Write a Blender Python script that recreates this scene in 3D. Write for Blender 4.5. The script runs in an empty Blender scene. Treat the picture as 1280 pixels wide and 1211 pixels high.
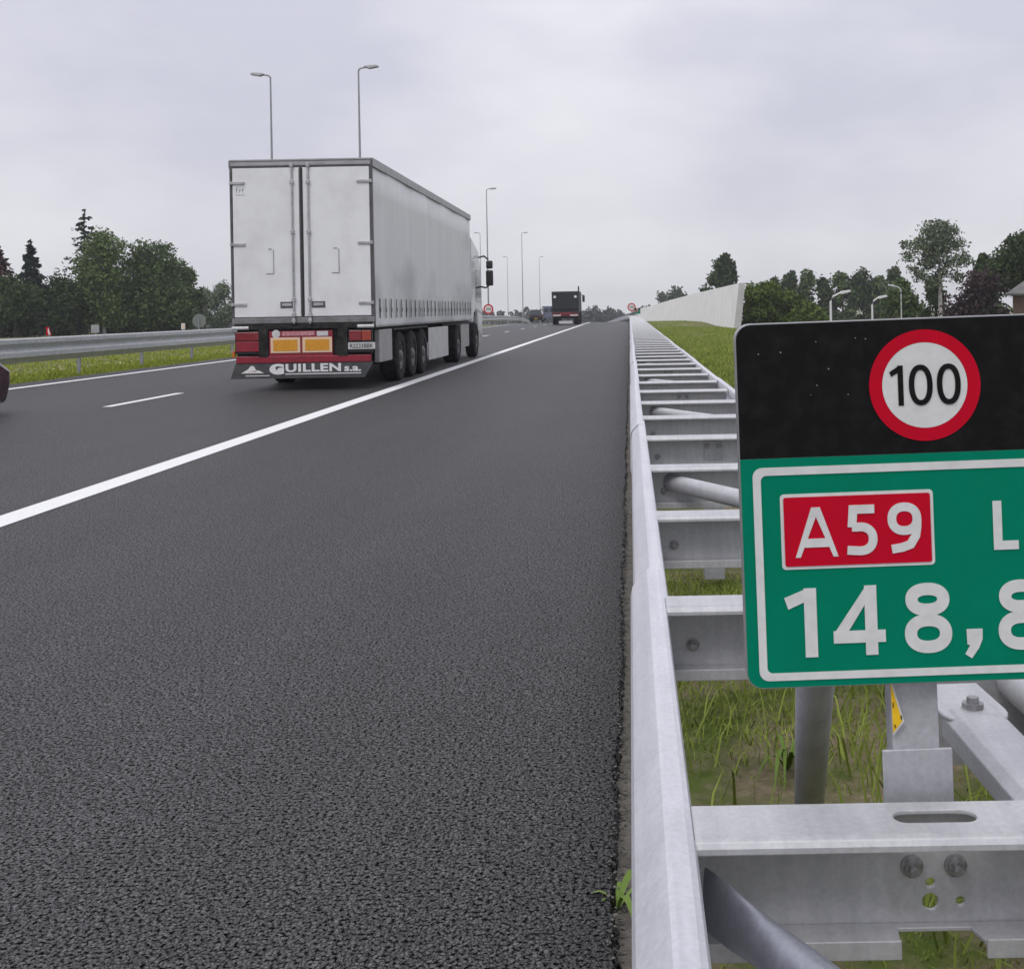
import bpy, bmesh, math, random
import numpy as np
from mathutils import Matrix, Vector
R = math.radians
C = bpy.context.scene.collection
rnd = random.Random(7)
F, PX, PY, TH, EYE = 1550.0, 787.0, 386.0, 0.018, 1.35

def at(x, y, d):
    """point of the place seen at photo position x,y and standing d metres down the road"""
    dx, dy = x-PX, y-PY
    return Vector(((dx-dy*TH)*d/F, d, EYE-(dy+dx*TH)*d/F))

# ---------------------------------------------------------------- road line
def drop(Y):
    if Y < 110: return 0.0
    if Y < 210: return -1.3e-4*(Y-110)**2
    if Y < 360: return -1.3-0.026*(Y-210)
    return -5.2
def bend(Y):
    if Y < 110: return 0.0
    if Y < 260: return -3.1e-4*(Y-110)**2
    return -6.975-0.093*(Y-260)

# ---------------------------------------------------------------- materials
def mat(name, col, rough=.6, metal=0.0, spec=.5, noise=None, bump=None, coat=0.0, alpha=None):
    """noise = (scale, colour2, detail, lo, hi); bump = (scale, strength, distance)"""
    m = bpy.data.materials.new(name); m.use_nodes = True
    nt = m.node_tree; b = nt.nodes['Principled BSDF']
    b.inputs['Base Color'].default_value = (*col, 1)
    b.inputs['Roughness'].default_value = rough
    b.inputs['Metallic'].default_value = metal
    b.inputs['Specular IOR Level'].default_value = spec
    b.inputs['Coat Weight'].default_value = coat
    tc = nt.nodes.new('ShaderNodeTexCoord')
    if noise:
        n = nt.nodes.new('ShaderNodeTexNoise'); n.inputs['Scale'].default_value = noise[0]
        n.inputs['Detail'].default_value = noise[2]; n.inputs['Roughness'].default_value = .62
        nt.links.new(tc.outputs['Object'], n.inputs['Vector'])
        r = nt.nodes.new('ShaderNodeValToRGB')
        r.color_ramp.elements[0].position = noise[3]; r.color_ramp.elements[1].position = noise[4]
        r.color_ramp.elements[0].color = (*col, 1); r.color_ramp.elements[1].color = (*noise[1], 1)
        nt.links.new(n.outputs['Fac'], r.inputs['Fac']); nt.links.new(r.outputs['Color'], b.inputs['Base Color'])
    if bump:
        n = nt.nodes.new('ShaderNodeTexNoise'); n.inputs['Scale'].default_value = bump[0]; n.inputs['Detail'].default_value = 4
        nt.links.new(tc.outputs['Object'], n.inputs['Vector'])
        bp = nt.nodes.new('ShaderNodeBump'); bp.inputs['Strength'].default_value = bump[1]; bp.inputs['Distance'].default_value = bump[2]
        nt.links.new(n.outputs['Fac'], bp.inputs['Height']); nt.links.new(bp.outputs['Normal'], b.inputs['Normal'])
    return m

def add_math(nt, op, a, b=None):
    n = nt.nodes.new('ShaderNodeMath'); n.operation = op
    for i, v in enumerate((a, b)):
        if v is None: continue
        if isinstance(v, (int, float)): n.inputs[i].default_value = v
        else: nt.links.new(v, n.inputs[i])
    return n.outputs[0]

def mix_col(nt, fac, a, b, mode='MIX'):
    n = nt.nodes.new('ShaderNodeMix'); n.data_type = 'RGBA'; n.blend_type = mode
    for s, v in ((n.inputs[0], fac), (n.inputs[6], a), (n.inputs[7], b)):
        if isinstance(v, (int, float)): s.default_value = v
        elif isinstance(v, tuple): s.default_value = (*v, 1)
        else: nt.links.new(v, s)
    return n.outputs[2]

def noise_node(nt, vec, scale, detail=4, rough=.6):
    n = nt.nodes.new('ShaderNodeTexNoise'); n.inputs['Scale'].default_value = scale
    n.inputs['Detail'].default_value = detail; n.inputs['Roughness'].default_value = rough
    nt.links.new(vec, n.inputs['Vector']); return n.outputs['Fac']

def ramp(nt, fac, p0, c0, p1, c1):
    r = nt.nodes.new('ShaderNodeValToRGB'); e = r.color_ramp.elements
    e[0].position, e[1].position = p0, p1; e[0].color = (*c0, 1); e[1].color = (*c1, 1)
    nt.links.new(fac, r.inputs['Fac']); return r.outputs['Color']

def mat_asphalt():
    m = bpy.data.materials.new('asphalt'); m.use_nodes = True; nt = m.node_tree
    b = nt.nodes['Principled BSDF']; tc = nt.nodes.new('ShaderNodeTexCoord'); P = tc.outputs['Object']
    wob = nt.nodes.new('ShaderNodeTexNoise'); wob.inputs['Scale'].default_value = 60
    nt.links.new(P, wob.inputs['Vector'])
    vm = nt.nodes.new('ShaderNodeVectorMath'); vm.operation = 'MULTIPLY_ADD'
    nt.links.new(wob.outputs['Color'], vm.inputs[0]); vm.inputs[1].default_value = (.006,)*3; nt.links.new(P, vm.inputs[2])
    v = nt.nodes.new('ShaderNodeTexVoronoi'); v.inputs['Scale'].default_value = 92; v.inputs['Randomness'].default_value = 1
    nt.links.new(vm.outputs[0], v.inputs['Vector'])
    sep = nt.nodes.new('ShaderNodeSeparateColor'); nt.links.new(v.outputs['Color'], sep.inputs[0])
    stone = ramp(nt, sep.outputs[0], .0, (.022,.022,.022), 1.0, (.100,.100,.099))
    ve = nt.nodes.new('ShaderNodeTexVoronoi'); ve.feature = 'DISTANCE_TO_EDGE'; ve.inputs['Scale'].default_value = 92
    nt.links.new(vm.outputs[0], ve.inputs['Vector'])
    pit = noise_node(nt, P, 88, 3, .6)
    gap = mix_col(nt, 1.0, ramp(nt, ve.outputs['Distance'], .0, (.16,.16,.16), .11, (1,1,1)), ramp(nt, pit, .41, (.02,.02,.02), .53, (1,1,1)), 'MULTIPLY')
    big = ramp(nt, noise_node(nt, P, .55, 6, .65), .3, (.84,.84,.84), .7, (1.12,1.12,1.13))
    sp = nt.nodes.new('ShaderNodeMapping'); sp.inputs['Scale'].default_value = (1.6, .02, 1); nt.links.new(P, sp.inputs['Vector'])
    lane = ramp(nt, noise_node(nt, sp.outputs[0], 1.0, 3, .5), .32, (.84,.84,.84), .68, (1.14,1.14,1.15))
    c = mix_col(nt, 1.0, stone, gap, 'MULTIPLY'); c = mix_col(nt, 1.0, c, big, 'MULTIPLY'); c = mix_col(nt, 1.0, c, lane, 'MULTIPLY')
    sx = nt.nodes.new('ShaderNodeSeparateXYZ'); nt.links.new(P, sx.inputs[0])        # fresh bitumen left dark along the outer joint
    ed = add_math(nt, 'ADD', sx.outputs[0], add_math(nt, 'MULTIPLY', noise_node(nt, P, 5, 4), .10))
    c = mix_col(nt, 1.0, c, ramp(nt, add_math(nt, 'ADD', ed, 1.0), .84, (1,1,1), .975, (.38,.38,.38)), 'MULTIPLY')
    vs_ = nt.nodes.new('ShaderNodeTexVoronoi'); vs_.inputs['Scale'].default_value = 9; nt.links.new(P, vs_.inputs['Vector'])
    spk = ramp(nt, vs_.outputs['Distance'], .035, (1,1,1), .05, (0,0,0)); sepv = nt.nodes.new('ShaderNodeSeparateColor'); nt.links.new(vs_.outputs['Color'], sepv.inputs[0])
    spk = mix_col(nt, 1.0, spk, ramp(nt, sepv.outputs[0], .90, (0,0,0), .92, (1,1,1)), 'MULTIPLY')
    c = mix_col(nt, spk, c, (.22,.21,.20))
    nt.links.new(c, b.inputs['Base Color'])
    b.inputs['Roughness'].default_value = .50; nt.links.new(add_math(nt, 'MULTIPLY', gap, 1.0), b.inputs['Specular IOR Level'])    # open pores between the stones do not shine
    hc = nt.nodes.new('ShaderNodeMapRange'); hc.inputs[2].default_value = .22; nt.links.new(ve.outputs['Distance'], hc.inputs[0])
    h = add_math(nt, 'ADD', hc.outputs[0], add_math(nt, 'MULTIPLY', pit, 1.3))
    h = add_math(nt, 'ADD', h, add_math(nt, 'MULTIPLY', sep.outputs[1], .55))
    bp = nt.nodes.new('ShaderNodeBump'); bp.inputs['Strength'].default_value = .7; bp.inputs['Distance'].default_value = .006
    nt.links.new(h, bp.inputs['Height']); nt.links.new(bp.outputs['Normal'], b.inputs['Normal'])
    return m

def mat_ground():
    m = bpy.data.materials.new('grassy_ground'); m.use_nodes = True; nt = m.node_tree
    b = nt.nodes['Principled BSDF']; tc = nt.nodes.new('ShaderNodeTexCoord'); P = tc.outputs['Object']
    soil = ramp(nt, noise_node(nt, P, 26, 8, .7), .25, (.15,.12,.075), .75, (.36,.30,.20))
    green = ramp(nt, noise_node(nt, P, 9, 8, .7), .25, (.055,.085,.016), .75, (.15,.20,.045))
    f = ramp(nt, noise_node(nt, P, 1.9, 8, .72), .42, (0,0,0), .58, (1,1,1))
    c = mix_col(nt, f, soil, green)
    nt.links.new(c, b.inputs['Base Color']); b.inputs['Roughness'].default_value = .95; b.inputs['Specular IOR Level'].default_value = .1
    bp = nt.nodes.new('ShaderNodeBump'); bp.inputs['Strength'].default_value = .8; bp.inputs['Distance'].default_value = .03
    nt.links.new(noise_node(nt, P, 30, 8, .7), bp.inputs['Height']); nt.links.new(bp.outputs['Normal'], b.inputs['Normal'])
    return m

def mat_leaf(name, c0, c1, trans=.0):
    m = bpy.data.materials.new(name); m.use_nodes = True; nt = m.node_tree
    b = nt.nodes['Principled BSDF']; g = nt.nodes.new('ShaderNodeNewGeometry'); tc = nt.nodes.new('ShaderNodeTexCoord')
    f = add_math(nt, 'MULTIPLY', g.outputs['Random Per Island'], .38)
    f = add_math(nt, 'ADD', f, add_math(nt, 'MULTIPLY', noise_node(nt, tc.outputs['Object'], .7, 4), .78))
    c = ramp(nt, f, .2, c0, .85, c1)
    nt.links.new(c, b.inputs['Base Color']); b.inputs['Roughness'].default_value = .75; b.inputs['Specular IOR Level'].default_value = .12
    return m

def mat_galv(name, col, dark, rough=.42, metal=.35):
    m = bpy.data.materials.new(name); m.use_nodes = True; nt = m.node_tree
    b = nt.nodes['Principled BSDF']; tc = nt.nodes.new('ShaderNodeTexCoord'); P = tc.outputs['Object']
    sp = ramp(nt, noise_node(nt, P, 9, 6, .65), .3, dark, .68, col)
    fine = ramp(nt, noise_node(nt, P, 120, 3, .6), .3, (.90,.90,.90), .7, (1.05,1.05,1.05))
    st = nt.nodes.new('ShaderNodeMapping'); st.inputs['Scale'].default_value = (40, 1.2, 3); nt.links.new(P, st.inputs['Vector'])
    stk = ramp(nt, noise_node(nt, st.outputs[0], 1, 4, .6), .3, (.90,.90,.91), .65, (1.03,1.03,1.03))
    c = mix_col(nt, 1.0, sp, fine, 'MULTIPLY'); c = mix_col(nt, 1.0, c, stk, 'MULTIPLY')
    dirt = ramp(nt, noise_node(nt, P, 22, 5, .75), .62, (1,1,1), .75, (.72,.69,.64))
    c = mix_col(nt, .6, c, mix_col(nt, 1.0, c, dirt, 'MULTIPLY'))
    nt.links.new(c, b.inputs['Base Color']); b.inputs['Metallic'].default_value = metal
    rr = nt.nodes.new('ShaderNodeMapRange'); rr.inputs[3].default_value = rough-.08; rr.inputs[4].default_value = rough+.16
    nt.links.new(noise_node(nt, P, 30, 4), rr.inputs[0]); nt.links.new(rr.outputs[0], b.inputs['Roughness'])
    bp = nt.nodes.new('ShaderNodeBump'); bp.inputs['Strength'].default_value = .25; bp.inputs['Distance'].default_value = .002
    nt.links.new(noise_node(nt, P, 60, 4), bp.inputs['Height']); nt.links.new(bp.outputs['Normal'], b.inputs['Normal'])
    return m

def mat_curtain():
    m = bpy.data.materials.new('trailer_curtain'); m.use_nodes = True; nt = m.node_tree
    b = nt.nodes['Principled BSDF']; tc = nt.nodes.new('ShaderNodeTexCoord'); P = tc.outputs['Object']
    sx = nt.nodes.new('ShaderNodeSeparateXYZ'); nt.links.new(P, sx.inputs[0])
    mp = nt.nodes.new('ShaderNodeMapping'); mp.inputs['Scale'].default_value = (1, .42, .9); nt.links.new(P, mp.inputs['Vector'])
    n = noise_node(nt, mp.outputs[0], .8, 4, .5)
    band = nt.nodes.new('ShaderNodeMapRange'); band.inputs[1].default_value = 2.6; band.inputs[2].default_value = 2.0
    band.inputs[3].default_value = 0; band.inputs[4].default_value = .20; nt.links.new(sx.outputs[2], band.inputs[0])
    f = add_math(nt, 'ADD', n, band.outputs[0])
    grime = ramp(nt, f, .60, (.66,.67,.67), .95, (.30,.30,.31))
    st = nt.nodes.new('ShaderNodeMapping'); st.inputs['Scale'].default_value = (1, 3.2, .12); nt.links.new(P, st.inputs['Vector'])
    stk = ramp(nt, noise_node(nt, st.outputs[0], 1, 5, .6), .3, (.92,.92,.92), .7, (1.03,1.03,1.03))
    nt.links.new(mix_col(nt, 1.0, grime, stk, 'MULTIPLY'), b.inputs['Base Color'])
    b.inputs['Roughness'].default_value = .5; b.inputs['Specular IOR Level'].default_value = .4
    bp = nt.nodes.new('ShaderNodeBump'); bp.inputs['Strength'].default_value = .35; bp.inputs['Distance'].default_value = .03
    nt.links.new(noise_node(nt, st.outputs[0], 1.0, 2), bp.inputs['Height']); nt.links.new(bp.outputs['Normal'], b.inputs['Normal'])
    return m

M = {}
M['asphalt'] = mat_asphalt(); M['ground'] = mat_ground(); M['curtain'] = mat_curtain()
M['paint_line'] = mat('road_paint', (.76,.76,.75), .6, noise=(45, (.40,.40,.40), 9, .56, .74), bump=(90,.4,.004))
M['kerb'] = mat('dirt_strip', (.075,.069,.060), .95, spec=.1, noise=(20, (.17,.157,.138), 9, .30, .72), bump=(70,.8,.012))
M['galv'] = mat_galv('galvanised_bright', (.65,.65,.69), (.58,.58,.62), .45, .25)
M['galv_bar'] = mat_galv('galvanised_bar', (.56,.565,.575), (.46,.465,.48), .45, .35)
M['galv_dark'] = mat_galv('galvanised_weathered', (.50,.505,.53), (.36,.36,.39), .42, .45)
M['galv_tube'] = mat_galv('galvanised_tube', (.34,.35,.40), (.25,.26,.30), .36, .55)
M['galv_old'] = mat_galv('galvanised_old', (.58,.60,.60), (.42,.44,.44), .5, .3)
M['bolt'] = mat('bolt_steel', (.36,.36,.37), .45, .6, noise=(80,(.2,.19,.18),3,.4,.7))
M['white'] = mat('trailer_white', (.74,.75,.75), .42, noise=(1.6,(.60,.60,.60),7,.45,.80))
M['white_cab'] = mat('cab_white', (.55,.56,.57), .3, coat=.3, noise=(2,(.55,.55,.55),6,.5,.8))
M['frame_grey'] = mat('frame_grey', (.10,.10,.104), .5, .2, noise=(6,(.06,.06,.06),6,.4,.7))
M['strap'] = mat('strap_web', (.07,.07,.07), .7, noise=(9,(.15,.15,.15),4,.4,.7))
M['sill'] = mat('sill_grey', (.22,.22,.22), .5, .2, noise=(5,(.12,.12,.12),6,.4,.7))
M['rail_grey'] = mat('roof_rail_grey', (.36,.365,.37), .45, .3, noise=(4,(.26,.26,.26),6,.4,.7))
M['rod'] = mat('lock_rod_zinc', (.46,.46,.46), .45, .3, noise=(9,(.30,.30,.30),5,.4,.7))
M['black'] = mat('black_plastic', (.018,.018,.019), .5, noise=(12,(.04,.038,.035),6,.45,.75))
M['underside'] = mat('chassis_dirt', (.014,.014,.014), .85, spec=.2, noise=(7,(.055,.052,.048),6,.4,.75))
M['tyre'] = mat('tyre_rubber', (.013,.013,.014), .85, spec=.2, noise=(9,(.045,.043,.04),6,.4,.75))
M['rim'] = mat('wheel_rim', (.17,.17,.17), .5, .4, noise=(10,(.07,.068,.065),5,.35,.7))
M['red_light'] = mat('lamp_red', (.22,.008,.012), .3, coat=.4, noise=(14,(.14,.006,.008),4,.4,.7))
M['red_paint'] = mat('bumper_red', (.26,.010,.028), .5, noise=(8,(.15,.012,.02),5,.4,.75))
M['amber'] = mat('amber_lens', (.55,.13,.01), .35, coat=.3)
M['plate_yellow'] = mat('marker_yellow', (.66,.30,.02), .45, noise=(30,(.54,.23,.015),5,.4,.7))
M['plate_border'] = mat('marker_border', (.72,.52,.36), .5)
M['plate_white'] = mat('plate_white', (.60,.60,.60), .5, noise=(30,(.42,.42,.42),4,.4,.7))
M['flap'] = mat('mudflap_rubber', (.045,.048,.050), .7, noise=(6,(.085,.085,.085),6,.4,.75))
M['letter_white'] = mat('letter_white', (.74,.74,.74), .5, noise=(60,(.62,.62,.62),4,.45,.7))
M['glass'] = mat('dark_glass', (.02,.025,.03), .08, spec=.7)
M['box_grey'] = mat('locker_grey', (.36,.36,.355), .5, noise=(5,(.24,.24,.235),6,.4,.75))
M['skirt'] = mat('skirt_grey', (.52,.52,.51), .45, noise=(3,(.36,.36,.35),6,.42,.8))
M['sign_black'] = mat('sign_black', (.006,.0062,.0065), .5, spec=.12, noise=(40,(.014,.014,.014),6,.45,.75))
M['sign_green'] = mat('sign_green', (.0,.200,.116), .5, spec=.06, noise=(16,(.0005,.178,.102),7,.35,.7))
M['sign_red'] = mat('sign_red', (.52,.003,.022), .5, spec=.08, noise=(18,(.46,.004,.02),6,.4,.7))
M['sign_white'] = mat('sign_white', (.66,.665,.655), .42, noise=(45,(.57,.575,.565),6,.4,.72))
M['sign_speck'] = mat('sign_speck', (.5,.5,.48), .7)
M['alu'] = mat('aluminium_edge', (.30,.305,.31), .4, .5, noise=(30,(.36,.36,.37),5,.4,.7))
M['tag_yellow'] = mat('tag_yellow', (.80,.50,.01), .45, noise=(50,(.70,.42,.01),4,.4,.7))
M['concrete'] = mat('pale_concrete', (.82,.82,.80), .85, spec=.2, noise=(.5,(.70,.70,.69),8,.35,.75), bump=(8,.3,.01))
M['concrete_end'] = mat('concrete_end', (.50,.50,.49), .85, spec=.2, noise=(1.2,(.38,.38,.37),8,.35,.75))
M['lamp_metal'] = mat('lamp_metal', (.30,.31,.33), .45, .4, noise=(2,(.24,.25,.26),4,.4,.7))
M['lamp_head'] = mat('lamp_head', (.42,.43,.45), .4, .2)
M['lamp_pale'] = mat('lamp_pale', (.62,.63,.64), .4, .1)
M['car_dark'] = mat('car_plum', (.045,.022,.032), .25, coat=.6, noise=(2,(.06,.03,.04),3,.4,.7))
M['car_black'] = mat('car_black', (.010,.011,.011), .5, spec=.3)
M['car_blue'] = mat('van_blue', (.085,.105,.16), .4, coat=.4)
M['tip_dark'] = mat('tipper_dark', (.010,.011,.012), .6, spec=.3, noise=(3,(.03,.03,.032),5,.4,.7))
M['tip_red'] = mat('tipper_red', (.085,.008,.012), .5)
M['bark'] = mat('bark', (.045,.036,.028), .9, noise=(6,(.10,.085,.07),6,.4,.7))
M['birch_bark'] = mat('birch_bark', (.50,.49,.46), .8, noise=(5,(.08,.075,.07),6,.52,.66))
M['leaf_dark'] = mat_leaf('leaf_dark', (0.017,0.029,0.014), (0.068,0.099,0.037))
M['leaf_birch'] = mat_leaf('leaf_birch', (0.037,0.061,0.020), (0.145,0.204,0.068))
M['leaf_broad'] = mat_leaf('leaf_broad', (0.031,0.051,0.022), (0.112,0.162,0.058))
M['leaf_grey'] = mat_leaf('leaf_grey', (0.051,0.071,0.043), (0.170,0.212,0.128))
M['leaf_spruce'] = mat_leaf('leaf_spruce', (0.009,0.018,0.012), (0.039,0.060,0.036))
M['leaf_copper'] = mat_leaf('leaf_copper', (0.021,0.013,0.015), (0.075,0.048,0.051))
M['leaf_redtip'] = mat_leaf('leaf_redtip', (0.024,0.017,0.015), (0.102,0.051,0.048))
M['leaf_hedge'] = mat_leaf('leaf_hedge', (.034,.058,.012), (.125,.172,.042))
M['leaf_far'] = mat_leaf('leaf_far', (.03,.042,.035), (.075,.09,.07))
M['blade'] = mat_leaf('grass_blade', (.095,.135,.022), (.31,.37,.080))
M['blade_yellow'] = mat_leaf('grass_blade_yellow', (.12,.16,.018), (.34,.39,.06))
M['flower'] = mat('flower_yellow', (.65,.50,.12), .7, noise=(3,(.60,.58,.40),2,.4,.6))
M['weed'] = mat_leaf('weed_leaf', (.07,.12,.02), (.19,.28,.07))
M['brick'] = mat('house_brick', (.20,.12,.08), .9, noise=(5,(.28,.18,.13),6,.4,.7))
M['tile'] = mat('roof_tile', (.16,.155,.15), .8, noise=(3,(.10,.095,.09),6,.4,.7))
M['bulb_dark'] = mat('dark_housing', (.02,.02,.021), .6)

# ---------------------------------------------------------------- mesh builder
class MB:
    def __init__(s): s.v, s.f = [], []
    def add(s, vs, fs):
        o = len(s.v); s.v += [tuple(v) for v in vs]; s.f += [tuple(i+o for i in f) for f in fs]; return s
    def box(s, x0, x1, y0, y1, z0, z1):
        return s.add([(x,y,z) for z in (z0,z1) for y in (y0,y1) for x in (x0,x1)],
                     [(0,2,3,1),(4,5,7,6),(0,1,5,4),(2,6,7,3),(0,4,6,2),(1,3,7,5)])
    def prism(s, poly, axis, a, b):
        n = len(poly)
        def p(q, t): return {'x':(t,q[0],q[1]), 'y':(q[0],t,q[1]), 'z':(q[0],q[1],t)}[axis]
        return s.add([p(q,a) for q in poly]+[p(q,b) for q in poly],
                     [tuple(range(n))[::-1], tuple(range(n,2*n))]+[(i,(i+1)%n,(i+1)%n+n,i+n) for i in range(n)])
    def tube(s, pts, rad, n=10, cap=True):
        pts = [Vector(p) for p in pts]
        if not isinstance(rad, (list, tuple)): rad = [rad]*len(pts)
        vs, fs = [], []
        for i, p in enumerate(pts):
            d = (pts[min(i+1,len(pts)-1)]-pts[max(i-1,0)]).normalized()
            u = d.cross(Vector((0,0,1)) if abs(d.z) < .95 else Vector((1,0,0))).normalized(); w = d.cross(u)
            for k in range(n):
                a = 2*math.pi*k/n; vs.append(p+(u*math.cos(a)+w*math.sin(a))*rad[i])
        for i in range(len(pts)-1):
            for k in range(n):
                k2 = (k+1)%n; fs.append((i*n+k, i*n+k2, (i+1)*n+k2, (i+1)*n+k))
        if cap: fs += [tuple(range(n))[::-1], tuple(range((len(pts)-1)*n, len(pts)*n))]
        return s.add(vs, fs)
    def lathe(s, prof, c, axis='x', n=28):
        vs, fs = [], []; m = len(prof)
        for k in range(n):
            a = 2*math.pi*k/n
            for (r, t) in prof:
                q = {'x':(t, r*math.cos(a), r*math.sin(a)), 'y':(r*math.cos(a), t, r*math.sin(a)), 'z':(r*math.cos(a), r*math.sin(a), t)}[axis]
                vs.append((c[0]+q[0], c[1]+q[1], c[2]+q[2]))
        for k in range(n):
            k2 = (k+1)%n
            for i in range(m-1): fs.append((k*m+i, k*m+i+1, k2*m+i+1, k2*m+i))
        return s.add(vs, fs)
    def sweep(s, prof, path, closed=False):
        """prof: (x,z) pairs, path: list of (dx, y, dz)"""
        m = len(prof); o = [(p[0]+q[0], q[1], p[1]+q[2]) for q in path for p in prof]
        fs = []
        for i in range(len(path)-1):
            for k in range(m if closed else m-1):
                k2 = (k+1)%m; fs.append((i*m+k, i*m+k2, (i+1)*m+k2, (i+1)*m+k))
        if closed: fs += [tuple(range(m)), tuple(range((len(path)-1)*m, len(path)*m))[::-1]]
        return s.add(o, fs)
    def build(s, name, m, parent=None, loc=(0,0,0), bevel=0, smooth=False, rot=None):
        me = bpy.data.meshes.new(name); me.from_pydata(s.v, [], s.f)
        bm = bmesh.new(); bm.from_mesh(me); bmesh.ops.recalc_face_normals(bm, faces=bm.faces); bm.to_mesh(me); bm.free()
        me.materials.append(m)
        return link(name, me, parent, loc, bevel, smooth, rot)

def link(name, me, parent=None, loc=(0,0,0), bevel=0, smooth=False, rot=None):
    o = bpy.data.objects.new(name, me); C.objects.link(o); o.location = loc
    if rot: o.rotation_euler = rot
    if parent: o.parent = parent
    if smooth:
        me.polygons.foreach_set('use_smooth', [True]*len(me.polygons))
        try: me.set_sharp_from_angle(angle=R(38))
        except Exception: pass
    if bevel:
        b = o.modifiers.new('bevel', 'BEVEL'); b.width = bevel; b.segments = 2; b.limit_method = 'ANGLE'
    return o

def empty(name, loc, label, cat, group=None, rot=None):
    o = bpy.data.objects.new(name, None); C.objects.link(o); o.location = loc
    if rot: o.rotation_euler = rot
    return tag(o, label, cat, group)
def tag(o, label=None, cat=None, group=None, kind=None):
    if label: o['label'] = label
    if cat: o['category'] = cat
    if group: o['group'] = group
    if kind: o['kind'] = kind
    return o
def copy_tree(o, parent=None):
    c = o.copy(); C.objects.link(c)
    if parent: c.parent = parent
    for ch in list(o.children): copy_tree(ch, c)
    return c

def plate(outer, holes, t, axis='y'):
    """flat plate with holes; outer/holes are 2-D loops; thickness t"""
    bm = bmesh.new(); es = []
    for lp in [outer]+holes:
        vs = [bm.verts.new((p[0], 0, p[1])) for p in lp]
        es += [bm.edges.new((vs[i], vs[(i+1)%len(vs)])) for i in range(len(vs))]
    bmesh.ops.triangle_fill(bm, edges=es, use_beauty=True)
    r = bmesh.ops.extrude_face_region(bm, geom=bm.faces[:])
    bmesh.ops.translate(bm, verts=[v for v in r['geom'] if isinstance(v, bmesh.types.BMVert)], vec=(0, t, 0))
    bmesh.ops.recalc_face_normals(bm, faces=bm.faces)
    vs = [tuple(v.co) for v in bm.verts]; bm.verts.index_update()
    fs = [tuple(v.index for v in f.verts) for f in bm.faces]; bm.free()
    if axis == 'z': vs = [(v[0], v[2], v[1]) for v in vs]
    return vs, fs

def rrect(x0, x1, z0, z1, r, n=6):
    pts = []
    for cx, cz, a0 in ((x1-r, z1-r, 0), (x0+r, z1-r, 90), (x0+r, z0+r, 180), (x1-r, z0+r, 270)):
        pts += [(cx+r*math.cos(R(a0+90*k/n)), cz+r*math.sin(R(a0+90*k/n))) for k in range(n+1)]
    return pts
def circ(cx, cz, r, n=20): return [(cx+r*math.cos(2*math.pi*k/n), cz+r*math.sin(2*math.pi*k/n)) for k in range(n)]

def text(name, s, x0, x1, z0, z1, y, m, parent, bold=0.0, thick=.002, space=1.0, shear=0.0):
    """lettering facing -Y, its bounding box fitted to x0..x1, z0..z1, standing on the plane y"""
    cu = bpy.data.curves.new(name, 'FONT'); cu.body = s; cu.size = 1; cu.offset = bold; cu.space_character = space; cu.shear = shear
    cu.resolution_u = 6
    t = bpy.data.objects.new(name, cu); C.objects.link(t)
    dg = bpy.context.evaluated_depsgraph_get(); me = bpy.data.meshes.new_from_object(t.evaluated_get(dg))
    bpy.data.objects.remove(t); bpy.data.curves.remove(cu)
    n = len(me.vertices); co = np.empty(n*3, dtype=np.float32); me.vertices.foreach_get('co', co); co = co.reshape(-1, 3)
    lo, hi = co.min(0), co.max(0)
    q = np.zeros_like(co)
    q[:,0] = x0+(co[:,0]-lo[0])/(hi[0]-lo[0])*(x1-x0)
    q[:,2] = z0+(co[:,1]-lo[1])/(hi[1]-lo[1])*(z1-z0)
    q[:,1] = y
    me.vertices.foreach_set('co', q.ravel()); me.update(); me.name = name
    bm = bmesh.new(); bm.from_mesh(me)
    r = bmesh.ops.extrude_face_region(bm, geom=bm.faces[:])
    bmesh.ops.translate(bm, verts=[v for v in r['geom'] if isinstance(v, bmesh.types.BMVert)], vec=(0, -thick, 0))
    bmesh.ops.recalc_face_normals(bm, faces=bm.faces); bm.to_mesh(me); bm.free()
    me.materials.clear(); me.materials.append(m); me.polygons.foreach_set('use_smooth', [False]*len(me.polygons))
    return link(name, me, parent)

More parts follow.
